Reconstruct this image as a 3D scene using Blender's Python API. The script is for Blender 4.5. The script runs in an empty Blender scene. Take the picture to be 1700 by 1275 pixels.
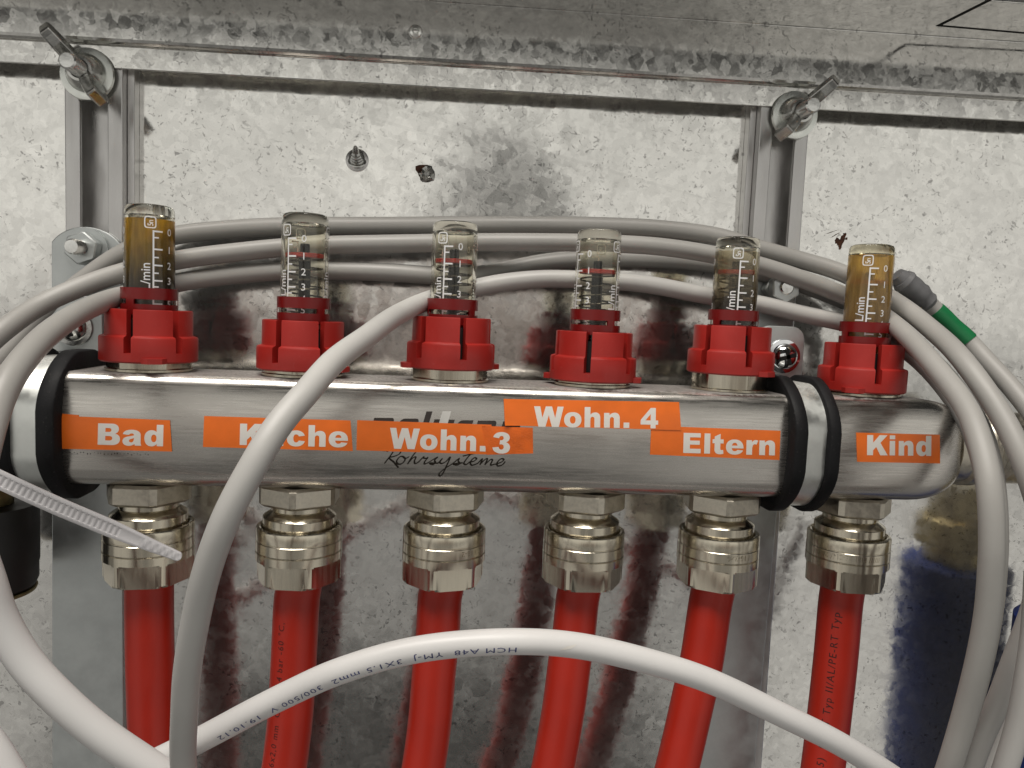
import bpy, bmesh, math, random
from mathutils import Vector, Matrix
random.seed(7)
SC = bpy.context.scene
COL = SC.collection
S = 0.001                      # everything below is written in millimetres
W, H, F = 1700.0, 1275.0, 1277.0
pi = math.pi

# ------------------------------------------------------------------ camera
CP = Vector((-30.606, -266.657, 40.919))
YAW, PITCH, ROLL = 0.10199423, 0.0862503, 0.0425629
fwd = Vector((math.sin(YAW)*math.cos(PITCH), math.cos(YAW)*math.cos(PITCH), -math.sin(PITCH)))
rt0 = Vector((math.cos(YAW), -math.sin(YAW), 0)); dn0 = fwd.cross(rt0)
c_, s_ = math.cos(ROLL), math.sin(ROLL)
rt = c_*rt0 - s_*dn0; dn = s_*rt0 + c_*dn0
cam_d = bpy.data.cameras.new('camera'); cam = bpy.data.objects.new('camera', cam_d); COL.objects.link(cam)
m = Matrix((rt, -dn, -fwd)).transposed().to_4x4(); m.translation = CP*S
cam.matrix_world = m
cam_d.sensor_width = 36.0; cam_d.lens = 36.0*F/W
cam_d.clip_start = 0.005; cam_d.clip_end = 50
cam_d.dof.use_dof = False
SC.camera = cam

# ------------------------------------------------------------------ nodes helper
class NT:
    def __init__(s, tree):
        s.t = tree; s.t.nodes.clear()
    def n(s, typ, ins=None, **kw):
        nd = s.t.nodes.new(typ)
        for k, v in kw.items(): setattr(nd, k, v)
        for k, v in (ins or {}).items():
            sock = nd.inputs[k]
            if isinstance(v, bpy.types.NodeSocket): s.t.links.new(v, sock)
            else: sock.default_value = v
        return nd
    def math(s, op, a, b=None, clamp=False):
        nd = s.t.nodes.new('ShaderNodeMath'); nd.operation = op; nd.use_clamp = clamp
        for i, v in enumerate((a, b)):
            if v is None: continue
            if isinstance(v, bpy.types.NodeSocket): s.t.links.new(v, nd.inputs[i])
            else: nd.inputs[i].default_value = v
        return nd.outputs[0]
    def ramp(s, fac, lo, hi, a=0.0, b=1.0, smooth=True):
        nd = s.n('ShaderNodeMapRange', {0: fac, 1: lo, 2: hi, 3: a, 4: b}, clamp=True)
        if smooth: nd.interpolation_type = 'SMOOTHSTEP'
        return nd.outputs[0]
    def mix(s, fac, a, b, typ='MIX'):
        nd = s.t.nodes.new('ShaderNodeMix'); nd.data_type = 'RGBA'; nd.blend_type = typ
        for i, v in ((0, fac), (6, a), (7, b)):
            if isinstance(v, bpy.types.NodeSocket): s.t.links.new(v, nd.inputs[i])
            else: nd.inputs[i].default_value = (v if i == 0 else (*v, 1) if len(v) == 3 else v)
        return nd.outputs[2]
    def link(s, a, b): s.t.links.new(a, b)

# ------------------------------------------------------------------ surroundings: dim plant room, bright high, dark low, seen in the metal
wd = bpy.data.worlds.new('World'); SC.world = wd; wd.use_nodes = True
k = NT(wd.node_tree)
tc = k.n('ShaderNodeTexCoord')
sx = k.n('ShaderNodeSeparateXYZ', {0: tc.outputs['Generated']})
ny = k.math('MAXIMUM', k.math('MULTIPLY', sx.outputs[1], -1.0), 0.05)
P = k.math('DIVIDE', sx.outputs[0], ny); Q = k.math('DIVIDE', sx.outputs[2], ny)
wn = k.n('ShaderNodeTexNoise', {'Vector': tc.outputs['Generated'], 'Scale': 5.0, 'Detail': 3.0})
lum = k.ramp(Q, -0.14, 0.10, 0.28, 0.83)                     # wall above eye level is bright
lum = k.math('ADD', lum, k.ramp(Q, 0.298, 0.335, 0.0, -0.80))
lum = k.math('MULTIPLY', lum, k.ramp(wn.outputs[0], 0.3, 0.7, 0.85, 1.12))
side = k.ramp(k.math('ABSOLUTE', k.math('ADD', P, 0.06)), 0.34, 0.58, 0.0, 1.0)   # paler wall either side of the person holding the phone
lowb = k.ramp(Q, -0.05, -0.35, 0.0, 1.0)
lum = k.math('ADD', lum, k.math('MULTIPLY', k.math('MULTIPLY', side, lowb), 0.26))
def blob(pc, qc, rp, rq, soft=0.35):
    a = k.math('DIVIDE', k.math('SUBTRACT', P, pc), rp); b = k.math('DIVIDE', k.math('SUBTRACT', Q, qc), rq)
    d = k.math('SQRT', k.math('ADD', k.math('MULTIPLY', a, a), k.math('MULTIPLY', b, b)))
    return k.ramp(d, 1.0-soft, 1.0+soft, 1.0, 0.0)
phone = blob(0.078, 0.142, 0.080, 0.088)
hand = blob(0.03, -0.03, 0.42, 0.075, 0.5)
lum = k.math('MULTIPLY', lum, k.ramp(Q, -0.55, -1.2, 1.0, 0.35))
body = blob(-0.05, -0.66, 0.42, 0.20, 0.35)
colr = k.mix(k.ramp(Q, -0.3, 0.3), (1.0, 0.97, 0.91), (1.0, 0.98, 0.915))
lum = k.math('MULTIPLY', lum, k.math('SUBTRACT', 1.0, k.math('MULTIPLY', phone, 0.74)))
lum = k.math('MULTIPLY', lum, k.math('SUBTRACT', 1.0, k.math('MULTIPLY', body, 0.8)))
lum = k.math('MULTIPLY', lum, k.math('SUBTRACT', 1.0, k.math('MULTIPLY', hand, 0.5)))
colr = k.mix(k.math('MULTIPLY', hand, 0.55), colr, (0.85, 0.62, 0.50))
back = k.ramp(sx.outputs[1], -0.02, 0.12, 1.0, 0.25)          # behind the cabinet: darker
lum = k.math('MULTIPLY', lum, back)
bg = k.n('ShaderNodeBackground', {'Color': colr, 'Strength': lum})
wo = k.n('ShaderNodeOutputWorld'); k.link(bg.outputs[0], wo.inputs[0])

# ------------------------------------------------------------------ ceiling lamp above and in front of the cabinet
def area(name, loc, tgt, sx_, sy_, power, col=(1, 0.95, 0.88)):
    l = bpy.data.lights.new(name, 'AREA'); l.shape = 'RECTANGLE'; l.size = sx_; l.size_y = sy_; l.energy = power; l.color = col
    o = bpy.data.objects.new(name, l); COL.objects.link(o); o.location = Vector(loc)
    o.rotation_euler = (Vector(tgt)-Vector(loc)).to_track_quat('-Z', 'Y').to_euler(); return o
area('ceiling_lamp', (-0.20, -0.42, 1.10), (0, -0.05, 0), 1.00, 0.36, 17)

vs = SC.view_settings
vs.view_transform = 'Standard'; vs.look = 'None'; vs.exposure = 0.0; vs.gamma = 1.0; vs.use_curve_mapping = False
SC.cycles.max_bounces = 10; SC.cycles.transparent_max_bounces = 24; SC.cycles.glossy_bounces = 6
SC.cycles.caustics_reflective = False; SC.cycles.caustics_refractive = True
SC.cycles.sample_clamp_indirect = 3.0

# ------------------------------------------------------------------ pixel of the photo -> point (mm) on the plane Y
def at(px, py, Y):
    d = rt*((px-W/2)/F) + dn*((py-H/2)/F) + fwd
    return CP + d*((Y-CP.y)/d.y)

# ------------------------------------------------------------------ materials
def newmat(name):
    mt = bpy.data.materials.new(name); mt.use_nodes = True
    return mt, NT(mt.node_tree)
def finish(mt, k, bsdf):
    o = k.n('ShaderNodeOutputMaterial'); k.link(bsdf.outputs[0], o.inputs[0]); return mt
def rgb(c): return (*c, 1)
def plastic(name, col, rough=0.4, var=0.12, bump=0.02, scale=60, spec=0.5, dust=0.0):
    mt, k = newmat(name); t = k.n('ShaderNodeTexCoord')
    n1 = k.n('ShaderNodeTexNoise', {'Vector': t.outputs['Object'], 'Scale': scale, 'Detail': 5.0})
    n2 = k.n('ShaderNodeTexNoise', {'Vector': t.outputs['Object'], 'Scale': scale*14, 'Detail': 3.0})
    v = k.ramp(n1.outputs[0], 0.3, 0.7, 1-var, 1+var)
    c = k.n('ShaderNodeVectorMath', {0: col, 'Scale': v}, operation='SCALE').outputs[0]
    if dust:
        c = k.mix(k.math('MULTIPLY', k.ramp(n2.outputs[0], 0.62, 0.78), dust), c, (0.5, 0.47, 0.44))
    r = k.ramp(n1.outputs[0], 0.3, 0.7, rough-0.06, rough+0.08)
    bp = k.n('ShaderNodeBump', {'Height': n2.outputs[0], 'Strength': bump*4, 'Distance': 0.0002})
    b = k.n('ShaderNodeBsdfPrincipled', {'Base Color': c, 'Roughness': r, 'Normal': bp.outputs[0], 'Specular IOR Level': spec})
    return finish(mt, k, b)
def metal(name, col, rough=0.25, streak=(1, 1, 1), sscale=200, amt=0.12, bump=0.15, dust=None, metallic=1.0, wob=0.0):
    mt, k = newmat(name); t = k.n('ShaderNodeTexCoord')
    mp = k.n('ShaderNodeMapping', {'Vector': t.outputs['Object'], 'Scale': streak})
    n1 = k.n('ShaderNodeTexNoise', {'Vector': mp.outputs[0], 'Scale': sscale, 'Detail': 6.0, 'Roughness': 0.6})
    n2 = k.n('ShaderNodeTexNoise', {'Vector': t.outputs['Object'], 'Scale': 45.0, 'Detail': 4.0})
    v = k.ramp(n1.outputs[0], 0.3, 0.7, 1-amt, 1+amt)
    v = k.math('MULTIPLY', v, k.ramp(n2.outputs[0], 0.3, 0.7, 0.93, 1.05))
    c = k.n('ShaderNodeVectorMath', {0: col, 'Scale': v}, operation='SCALE').outputs[0]
    r = k.math('ADD', k.ramp(n1.outputs[0], 0.3, 0.7, rough*0.8, rough*1.25), k.ramp(n2.outputs[0], 0.45, 0.8, 0.0, 0.08))
    met = metallic
    if dust:                        # settled dust on upward faces
        g = k.n('ShaderNodeNewGeometry'); sz = k.n('ShaderNodeSeparateXYZ', {0: g.outputs['Normal']})
        n3 = k.n('ShaderNodeTexNoise', {'Vector': t.outputs['Object'], 'Scale': 900.0, 'Detail': 4.0})
        f = k.math('MULTIPLY', k.ramp(sz.outputs[2], 0.75, 1.0), k.ramp(n3.outputs[0], 0.40, 0.66, 0.25, 0.95))
        c = k.mix(f, c, dust); met = k.math('MULTIPLY', k.math('SUBTRACT', 1.0, f), metallic); r = k.math('ADD', r, k.math('MULTIPLY', f, 0.5))
    h = n1.outputs[0]
    if wob: h = k.math('ADD', h, k.math('MULTIPLY', n2.outputs[0], wob))
    bp = k.n('ShaderNodeBump', {'Height': h, 'Strength': bump, 'Distance': 0.0002})
    b = k.n('ShaderNodeBsdfPrincipled', {'Base Color': c, 'Metallic': met, 'Roughness': r, 'Normal': bp.outputs[0]})
    return finish(mt, k, b)
def galvanised(name, base=(0.80, 0.79, 0.76), rough=0.125, tilt=0.014, scale=190, flake=0.035, fleck=0.7, smudge=True, warp=0.022):
    mt, k = newmat(name); t = k.n('ShaderNodeTexCoord'); ob = t.outputs['Object']
    wn = k.n('ShaderNodeTexNoise', {'Vector': ob, 'Scale': 260.0, 'Detail': 3.0})
    wv = k.n('ShaderNodeVectorMath', {0: wn.outputs[1], 'Scale': 0.0045}, operation='SCALE')
    pv = k.n('ShaderNodeVectorMath', {0: ob, 1: wv.outputs[0]}, operation='ADD').outputs[0]
    v1 = k.n('ShaderNodeTexVoronoi', {'Vector': pv, 'Scale': scale, 'Randomness': 1.0})
    v2 = k.n('ShaderNodeTexVoronoi', {'Vector': pv, 'Scale': scale*2.3, 'Randomness': 1.0})
    cm = k.mix(0.4, v1.outputs['Color'], v2.outputs['Color'])
    off = k.n('ShaderNodeVectorMath', {0: cm, 1: (0.5, 0.5, 0.5)}, operation='SUBTRACT').outputs[0]
    off = k.n('ShaderNodeVectorMath', {0: off, 'Scale': tilt*2}, operation='SCALE').outputs[0]
    g = k.n('ShaderNodeNewGeometry')
    big = k.n('ShaderNodeTexNoise', {'Vector': ob, 'Scale': 14.0, 'Detail': 2.0})
    bo = k.n('ShaderNodeVectorMath', {0: big.outputs[1], 1: (0.5, 0.5, 0.5)}, operation='SUBTRACT').outputs[0]
    bo = k.n('ShaderNodeVectorMath', {0: bo, 'Scale': warp}, operation='SCALE').outputs[0]
    nn = k.n('ShaderNodeVectorMath', {0: g.outputs['Normal'], 1: off}, operation='ADD').outputs[0]
    nn = k.n('ShaderNodeVectorMath', {0: nn, 1: bo}, operation='ADD').outputs[0]
    nn = k.n('ShaderNodeVectorMath', {0: nn}, operation='NORMALIZE').outputs[0]
    sc = k.n('ShaderNodeSeparateColor', {0: cm})
    val = k.ramp(sc.outputs[0], 0.2, 0.8, 1-flake, 1+flake*0.5)
    v3 = k.n('ShaderNodeTexVoronoi', {'Vector': pv, 'Scale': scale*2.1, 'Randomness': 1.0}); s3 = k.n('ShaderNodeSeparateColor', {0: v3.outputs['Color']})
    val = k.math('MULTIPLY', val, k.ramp(s3.outputs[0], 0.0, 1.0, 0.93, 1.04))
    # small dark flecks and pits, a few scratches
    f1 = k.n('ShaderNodeTexNoise', {'Vector': pv, 'Scale': 520.0, 'Detail': 2.5, 'Roughness': 0.55})
    f2 = k.n('ShaderNodeTexNoise', {'Vector': ob, 'Scale': 70.0, 'Detail': 2.0})
    fl = k.math('MULTIPLY', k.ramp(f1.outputs[0], 0.615, 0.67), k.ramp(f2.outputs[0], 0.38, 0.60))
    fl2 = None
    for ang_, th in ((0.75, 0.685), (-0.5, 0.695), (1.5, 0.70)):
        mr = k.n('ShaderNodeMapping', {'Vector': pv, 'Rotation': (0, ang_, 0), 'Location': (ang_, 0, 0)})
        mp = k.n('ShaderNodeMapping', {'Vector': mr.outputs[0], 'Scale': (1, 1, 0.30)})
        f3 = k.n('ShaderNodeTexNoise', {'Vector': mp.outputs[0], 'Scale': 800.0, 'Detail': 1.0})
        q_ = k.math('MULTIPLY', k.ramp(f3.outputs[0], th, th+0.04, 0.0, 0.8), k.ramp(f2.outputs[0], 0.36, 0.62, 0.15, 1.0))
        fl2 = q_ if fl2 is None else k.math('MAXIMUM', fl2, q_)
    # long hair scratches from handling
    mr = k.n('ShaderNodeMapping', {'Vector': ob, 'Rotation': (0, 1.35, 0)}); mp = k.n('ShaderNodeMapping', {'Vector': mr.outputs[0], 'Scale': (1, 1, 0.02)})
    f4 = k.n('ShaderNodeTexNoise', {'Vector': mp.outputs[0], 'Scale': 420.0, 'Detail': 0.0})
    fl2 = k.math('MAXIMUM', fl2, k.math('MULTIPLY', k.ramp(f4.outputs[0], 0.735, 0.75), 0.12))
    fl = k.math('MULTIPLY', k.math('MAXIMUM', fl, fl2), fleck)
    col = k.n('ShaderNodeVectorMath', {0: base, 'Scale': val}, operation='SCALE').outputs[0]
    col = k.mix(fl, col, (0.20, 0.195, 0.19))
    if smudge:
        s1 = k.n('ShaderNodeTexNoise', {'Vector': ob, 'Scale': 22.0, 'Detail': 4.0})
        col = k.mix(k.ramp(s1.outputs[0], 0.5, 0.75, 0.0, 0.12), col, (0.62, 0.60, 0.60))
    r = k.ramp(sc.outputs[1], 0.2, 0.8, rough*0.75, rough*1.35)
    b = k.n('ShaderNodeBsdfPrincipled', {'Base Color': col, 'Metallic': 0.92, 'Roughness': r, 'Normal': nn})
    return finish(mt, k, b)
def clear(name, tint, white):
    """thick clear plastic, faintly yellowed and a little milky"""
    mt, k = newmat(name)
    b = k.n('ShaderNodeBsdfPrincipled', {'Base Color': rgb(tint), 'Roughness': 0.03, 'IOR': 1.36, 'Transmission Weight': 1.0-white})
    return finish(mt, k, b)
def tinted(name, through, body, mixv):
    mt, k = newmat(name)
    tr = k.n('ShaderNodeBsdfTransparent', {'Color': rgb(through)})
    pb = k.n('ShaderNodeBsdfPrincipled', {'Base Color': rgb(body), 'Roughness': 0.25})
    m1 = k.n('ShaderNodeMixShader', {0: mixv, 1: tr.outputs[0], 2: pb.outputs[0]})
    o = k.n('ShaderNodeOutputMaterial'); k.link(m1.outputs[0], o.inputs[0]); return mt
def liquid(name, top, low, z0, z1, cloud=0.35):
    """murky heating water: a clear amber that thickens to brown sludge at the bottom (object z)"""
    mt, k = newmat(name); t = k.n('ShaderNodeTexCoord'); sz = k.n('ShaderNodeSeparateXYZ', {0: t.outputs['Object']})
    mp = k.n('ShaderNodeMapping', {'Vector': t.outputs['Object'], 'Scale': (1, 1, 0.15)})
    n = k.n('ShaderNodeTexNoise', {'Vector': mp.outputs[0], 'Scale': 700.0, 'Detail': 3.0})
    f = k.ramp(k.math('ADD', sz.outputs[2], k.math('MULTIPLY', k.math('SUBTRACT', n.outputs[0], 0.5), 0.006)), z0*S, z1*S)
    col = k.mix(f, low[0], top[0]); dcol = k.mix(f, low[1], top[1])
    tr = k.n('ShaderNodeBsdfTransparent', {'Color': col}); df = k.n('ShaderNodeBsdfPrincipled', {'Base Color': dcol, 'Roughness': 0.35})
    fac = k.math('MULTIPLY', k.ramp(n.outputs[0], 0.3, 0.7, 0.8, 1.15), k.ramp(f, 0.0, 1.0, cloud*1.6, cloud))
    m1 = k.n('ShaderNodeMixShader', {0: fac, 1: tr.outputs[0], 2: df.outputs[0]})
    o = k.n('ShaderNodeOutputMaterial'); k.link(m1.outputs[0], o.inputs[0]); return mt

M = {}
M['panel'] = galvanised('galvanised_panel')
M['frame'] = galvanised('galvanised_frame', base=(0.74, 0.73, 0.70), rough=0.11, tilt=0.007, scale=240, flake=0.08, warp=0.005)
M['rail'] = metal('rail_zinc', (0.68, 0.67, 0.66), 0.34, (1, 1, 0.2), 300, 0.12, 0.2)
M['zinc'] = metal('bright_zinc', (0.62, 0.65, 0.645), 0.38, (1, 1, 1), 120, 0.08, 0.05, wob=1.5, metallic=0.8)
M['zinc_strap'] = metal('strap_zinc', (0.84, 0.86, 0.83), 0.36, (1, 1, 1), 120, 0.08, 0.05, dust=(0.30, 0.29, 0.27))
M['zinc_bright'] = metal('washer_zinc', (0.80, 0.82, 0.78), 0.28, (1, 1, 1), 150, 0.06, 0.05, wob=1.0)
M['steel_screw'] = metal('screw_steel', (0.72, 0.72, 0.70), 0.20, (1, 1, 1), 400, 0.15, 0.15)
M['chrome'] = metal('chrome', (0.75, 0.76, 0.78), 0.06, (1, 1, 1), 100, 0.03, 0.02)
M['wing'] = metal('wing_nut_metal', (0.52, 0.52, 0.50), 0.20, (1, 1, 1), 300, 0.15, 0.1)
M['stainless'] = metal('brushed_stainless', (0.62, 0.59, 0.55), 0.25, (0.05, 1, 1), 1500, 0.03, 0.025, dust=(0.25, 0.23, 0.22), wob=2.0)
M['nickel'] = metal('nickel_brass', (0.62, 0.57, 0.465), 0.19, (1, 1, 0.05), 700, 0.08, 0.12)
M['nickel_rough'] = metal('cast_nickel_brass', (0.56, 0.52, 0.44), 0.34, (1, 1, 1), 500, 0.14, 0.35)
M['brass'] = metal('brass', (0.34, 0.28, 0.15), 0.4, (1, 1, 1), 300, 0.1, 0.1)
M['red_cap'] = plastic('red_plastic', (0.37, 0.019, 0.014), 0.42, 0.10, 0.03, 60, dust=0.04)
M['red_pipe'] = plastic('red_pipe', (0.50, 0.022, 0.008), 0.40, 0.07, 0.01, 40)
M['cable'] = plastic('shaded_cable_jacket', (0.385, 0.375, 0.355), 0.45, 0.06, 0.03, 25, dust=0.10)  # darker copy of the cable jacket: shade near the panel put into its colour
M['cable_lit'] = plastic('lit_cable_jacket', (0.54, 0.53, 0.51), 0.45, 0.06, 0.03, 25, dust=0.10)  # same jacket, paler: brighter light on the front strands put into its colour
M['cable_white'] = plastic('white_cable_jacket', (0.78, 0.77, 0.76), 0.40, 0.03, 0.02, 25)
M['tie'] = plastic('nylon_tie', (0.58, 0.57, 0.585), 0.35, 0.03, 0.02, 40)
M['rubber'] = plastic('black_rubber', (0.008, 0.008, 0.009), 0.6, 0.25, 0.10, 90, spec=0.22, dust=0.06)
M['black'] = plastic('black_plastic', (0.008, 0.008, 0.008), 0.5, 0.2, 0.03, 90)
M['dark'] = plastic('dark_gap', (0.004, 0.004, 0.004), 0.9, 0.1, 0.0, 90)
M['orange'] = plastic('orange_film', (0.86, 0.17, 0.016), 0.34, 0.09, 0.04, 70)
M['white_print'] = plastic('white_letters', (0.80, 0.77, 0.72), 0.4, 0.03, 0.01, 90)
M['tube_print'] = plastic('white_scale_print', (0.85, 0.85, 0.85), 0.4, 0.02, 0.01, 90)
M['dark_print'] = plastic('laser_mark', (0.020, 0.016, 0.012), 0.8, 0.15, 0.01, 200, spec=0.1)
M['grey_print'] = plastic('grey_mark', (0.055, 0.046, 0.042), 0.7, 0.15, 0.01, 200, spec=0.15)
M['orange_worn'] = plastic('worn_orange_film', (0.78, 0.14, 0.012), 0.30, 0.16, 0.12, 160, dust=0.12)
M['pale_print'] = plastic('pale_mark', (0.62, 0.61, 0.58), 0.5, 0.05, 0.01, 200)
M['ink'] = plastic('black_ink', (0.055, 0.008, 0.006), 0.5, 0.2, 0.01, 200)
M['blue_ink'] = plastic('blue_ink', (0.06, 0.07, 0.20), 0.5, 0.3, 0.01, 200)
M['grey_tape'] = plastic('grey_tape', (0.145, 0.145, 0.15), 0.38, 0.10, 0.03, 60)
M['green_tape'] = plastic('green_tape', (0.010, 0.165, 0.055), 0.40, 0.06, 0.02, 60)
M['blue'] = plastic('blue_foam', (0.008, 0.032, 0.20), 0.6, 0.2, 0.08, 120)
M['rod'] = plastic('black_rod', (0.006, 0.006, 0.007), 0.5, 0.1, 0.01, 90, spec=0.15)
M['disc'] = plastic('red_disc', (0.50, 0.03, 0.02), 0.35, 0.05, 0.01, 90)
M['spring'] = metal('spring_wire', (0.13, 0.12, 0.10), 0.3, (1, 1, 1), 300, 0.05, 0.02)
M['rust'] = plastic('rust_stain', (0.09, 0.035, 0.018), 0.8, 0.5, 0.1, 500)
M['tube'] = clear('clear_plastic', (0.965, 0.95, 0.86), 0.006)
M['tube_amber'] = clear('stained_plastic', (0.95, 0.88, 0.66), 0.02)
M['clip'] = tinted('red_translucent', (0.60, 0.05, 0.04), (0.23, 0.010, 0.010), 0.80)
M['liq_a'] = liquid('amber_water_dark', ((0.92, 0.66, 0.16), (0.66, 0.42, 0.07)), ((0.25, 0.17, 0.08), (0.05, 0.033, 0.018)), 26, 50, 0.42)
M['liq_b'] = liquid('amber_water', ((0.95, 0.78, 0.42), (0.72, 0.48, 0.17)), ((0.80, 0.58, 0.26), (0.40, 0.24, 0.09)), 24, 46, 0.42)
M['liq_c'] = liquid('brown_sediment', ((0.97, 0.95, 0.88), (0.40, 0.30, 0.16)), ((0.30, 0.23, 0.17), (0.06, 0.045, 0.035)), 27, 43, 0.22)

# ------------------------------------------------------------------ mesh builders (mm)
class MB:
    def __init__(s): s.v = []; s.f = []; s.sm = []
    def add(s, vs, fs, smooth=True):
        b = len(s.v); s.v += [tuple(x) for x in vs]
        for f in fs: s.f.append(tuple(b+i for i in f)); s.sm.append(smooth)
    def box(s, x0, x1, y0, y1, z0, z1):
        s.add([(x, y, z) for x in (x0, x1) for y in (y0, y1) for z in (z0, z1)],
              [(0, 1, 3, 2), (4, 6, 7, 5), (0, 4, 5, 1), (2, 3, 7, 6), (0, 2, 6, 4), (1, 5, 7, 3)], False)
    def lathe(s, prof, seg=64, c=(0, 0, 0), cap0=True, cap1=True, axis='z'):
        """prof: list of (r, z[, hard])"""
        vs = []; fs = []
        for r, z in prof:
            for i in range(seg):
                a = 2*pi*i/seg
                p = (r*math.cos(a), r*math.sin(a), z)
                if axis == 'y': p = (p[0], -p[2], p[1])      # along -Y
                if axis == 'x': p = (p[2], p[0], p[1])
                vs.append((p[0]+c[0], p[1]+c[1], p[2]+c[2]))
        n = len(prof)
        for j in range(n-1):
            for i in range(seg):
                a, b = j*seg+i, j*seg+(i+1) % seg
                fs.append((a, b, b+seg, a+seg))
        if cap0: fs.append(tuple(reversed(range(seg))))
        if cap1: fs.append(tuple(range((n-1)*seg, n*seg)))
        s.add(vs, fs, True)
    def hexprism(s, R, z0, z1, rot=0, ch=0.6, c=(0, 0, 0), axis='z', n=6, bevel=0.10):
        """hex nut with narrow flattened edges and chamfered ends"""
        angs = []
        for i in range(n):
            a = rot+2*pi*i/n; angs += [(a-bevel/2, R*0.985), (a+bevel/2, R*0.985)]
        prof = [(z0, R*0.86), (z0+ch, 1.0), (z1-ch, 1.0), (z1, R*0.86)]
        vs = []; fs = []; L = len(angs)
        for j, (z, q) in enumerate(prof):
            for a, r in angs:
                rr = r if j in (1, 2) else min(r, R*0.90)
                p = (rr*math.cos(a), rr*math.sin(a), z)
                if axis == 'y': p = (p[0], -p[2], p[1])
                vs.append((p[0]+c[0], p[1]+c[1], p[2]+c[2]))
        for j in range(3):
            for i in range(L):
                a, b = j*L+i, j*L+(i+1) % L; fs.append((a, b, b+L, a+L))
        fs += [tuple(reversed(range(L))), tuple(range(3*L, 4*L))]
        s.add(vs, fs, False)
    def prism(s, poly, y0, y1):
        """polygon in X,Z extruded from y0 to y1"""
        n = len(poly)
        vs = [(x, y0, z) for x, z in poly]+[(x, y1, z) for x, z in poly]
        fs = [tuple(range(n)), tuple(reversed(range(n, 2*n)))]+[(i, i+n, (i+1) % n+n, (i+1) % n) for i in range(n)]
        s.add(vs, fs, False)
    def sweep(s, pts, R, seg=24, caps=True):
        """pts: list of Vector; R: number or function of fraction"""
        fr = frames(pts); n = len(pts); vs = []; fs = []
        for j, (p, t, a, b) in enumerate(fr):
            r = R(j/(n-1)) if callable(R) else R
            for i in range(seg):
                q = 2*pi*i/seg; vs.append(p+a*(r*math.cos(q))+b*(r*math.sin(q)))
        for j in range(n-1):
            for i in range(seg):
                x, y = j*seg+i, j*seg+(i+1) % seg; fs.append((x, y, y+seg, x+seg))
        if caps: fs += [tuple(reversed(range(seg))), tuple(range((n-1)*seg, n*seg))]
        s.add(vs, fs, True)
    def build(s, name, mat, parent=None, bevel=0, loc=None, sharp=35, seg=2):
        me = bpy.data.meshes.new(name)
        me.from_pydata([(x*S, y*S, z*S) for x, y, z in s.v], [], s.f)
        bm = bmesh.new(); bm.from_mesh(me)
        bmesh.ops.recalc_face_normals(bm, faces=bm.faces[:])
        bm.to_mesh(me); bm.free()
        if not bevel:                      # small bevelled parts stay flat shaded, round ones smooth
            me.polygons.foreach_set('use_smooth', [True]*len(me.polygons))
            me.set_sharp_from_angle(angle=math.radians(sharp))
        me.materials.append(M[mat] if isinstance(mat, str) else mat)
        o = bpy.data.objects.new(name, me); COL.objects.link(o)
        if loc: o.location = Vector(loc)*S
        if parent: o.parent = parent
        if bevel:
            bv = o.modifiers.new('bevel', 'BEVEL'); bv.width = bevel*S; bv.segments = seg; bv.limit_method = 'ANGLE'; bv.angle_limit = math.radians(40)
            bv.harden_normals = False
        return o
def frames(pts):
    n = len(pts); out = []
    up = Vector((0, -1, 0.001))
    a = None
    for j, p in enumerate(pts):
        t = (pts[min(j+1, n-1)]-pts[max(j-1, 0)]).normalized()
        if a is None:
            a = up-t*up.dot(t)
            if a.length < 1e-3: a = Vector((1, 0, 0))-t*t.x
        else: a = a-t*a.dot(t)
        a = a.normalized(); out.append((p, t, a, t.cross(a)))
    return out
def spline(ctrl, step=2.5):
    """centripetal-ish Catmull-Rom through Vectors, resampled"""
    P = [2*ctrl[0]-ctrl[1]]+list(ctrl)+[2*ctrl[-1]-ctrl[-2]]
    raw = []
    for i in range(1, len(P)-2):
        p0, p1, p2, p3 = P[i-1:i+3]
        t0 = 0; t1 = t0+max(1e-3, (p1-p0).length**.5); t2 = t1+max(1e-3, (p2-p1).length**.5); t3 = t2+max(1e-3, (p3-p2).length**.5)
        for q in range(24):
            t = t1+(t2-t1)*q/24
            A1 = p0*((t1-t)/(t1-t0))+p1*((t-t0)/(t1-t0)); A2 = p1*((t2-t)/(t2-t1))+p2*((t-t1)/(t2-t1)); A3 = p2*((t3-t)/(t3-t2))+p3*((t-t2)/(t3-t2))
            B1 = A1*((t2-t)/(t2-t0))+A2*((t-t0)/(t2-t0)); B2 = A2*((t3-t)/(t3-t1))+A3*((t-t1)/(t3-t1))
            raw.append(B1*((t2-t)/(t2-t1))+B2*((t-t1)/(t2-t1)))
    raw.append(P[-2])
    for _ in range(12):                       # iron out hand-tracing jitter
        raw = [raw[0]]+[raw[i]*0.5+(raw[i-1]+raw[i+1])*0.25 for i in range(1, len(raw)-1)]+[raw[-1]]
    L = [0]
    for i in range(1, len(raw)): L.append(L[-1]+(raw[i]-raw[i-1]).length)
    n = max(2, int(L[-1]/step)); out = []; j = 0
    for q in range(n+1):
        d = L[-1]*q/n
        while j < len(L)-2 and L[j+1] < d: j += 1
        f = (d-L[j])/max(1e-9, L[j+1]-L[j]); out.append(raw[j].lerp(raw[j+1], f))
    return out
def empty(name, loc=(0, 0, 0), rz=0):
    o = bpy.data.objects.new(name, None); COL.objects.link(o); o.location = Vector(loc)*S; o.rotation_euler = (0, 0, rz)
    o.empty_display_size = 0.01; return o
def tag(o, label, cat, group=None):
    o['label'] = label; o['category'] = cat
    if group: o['group'] = group
    return o
def copy_part(o, parent):
    c = o.copy(); COL.objects.link(c); c.parent = parent; return c

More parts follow.
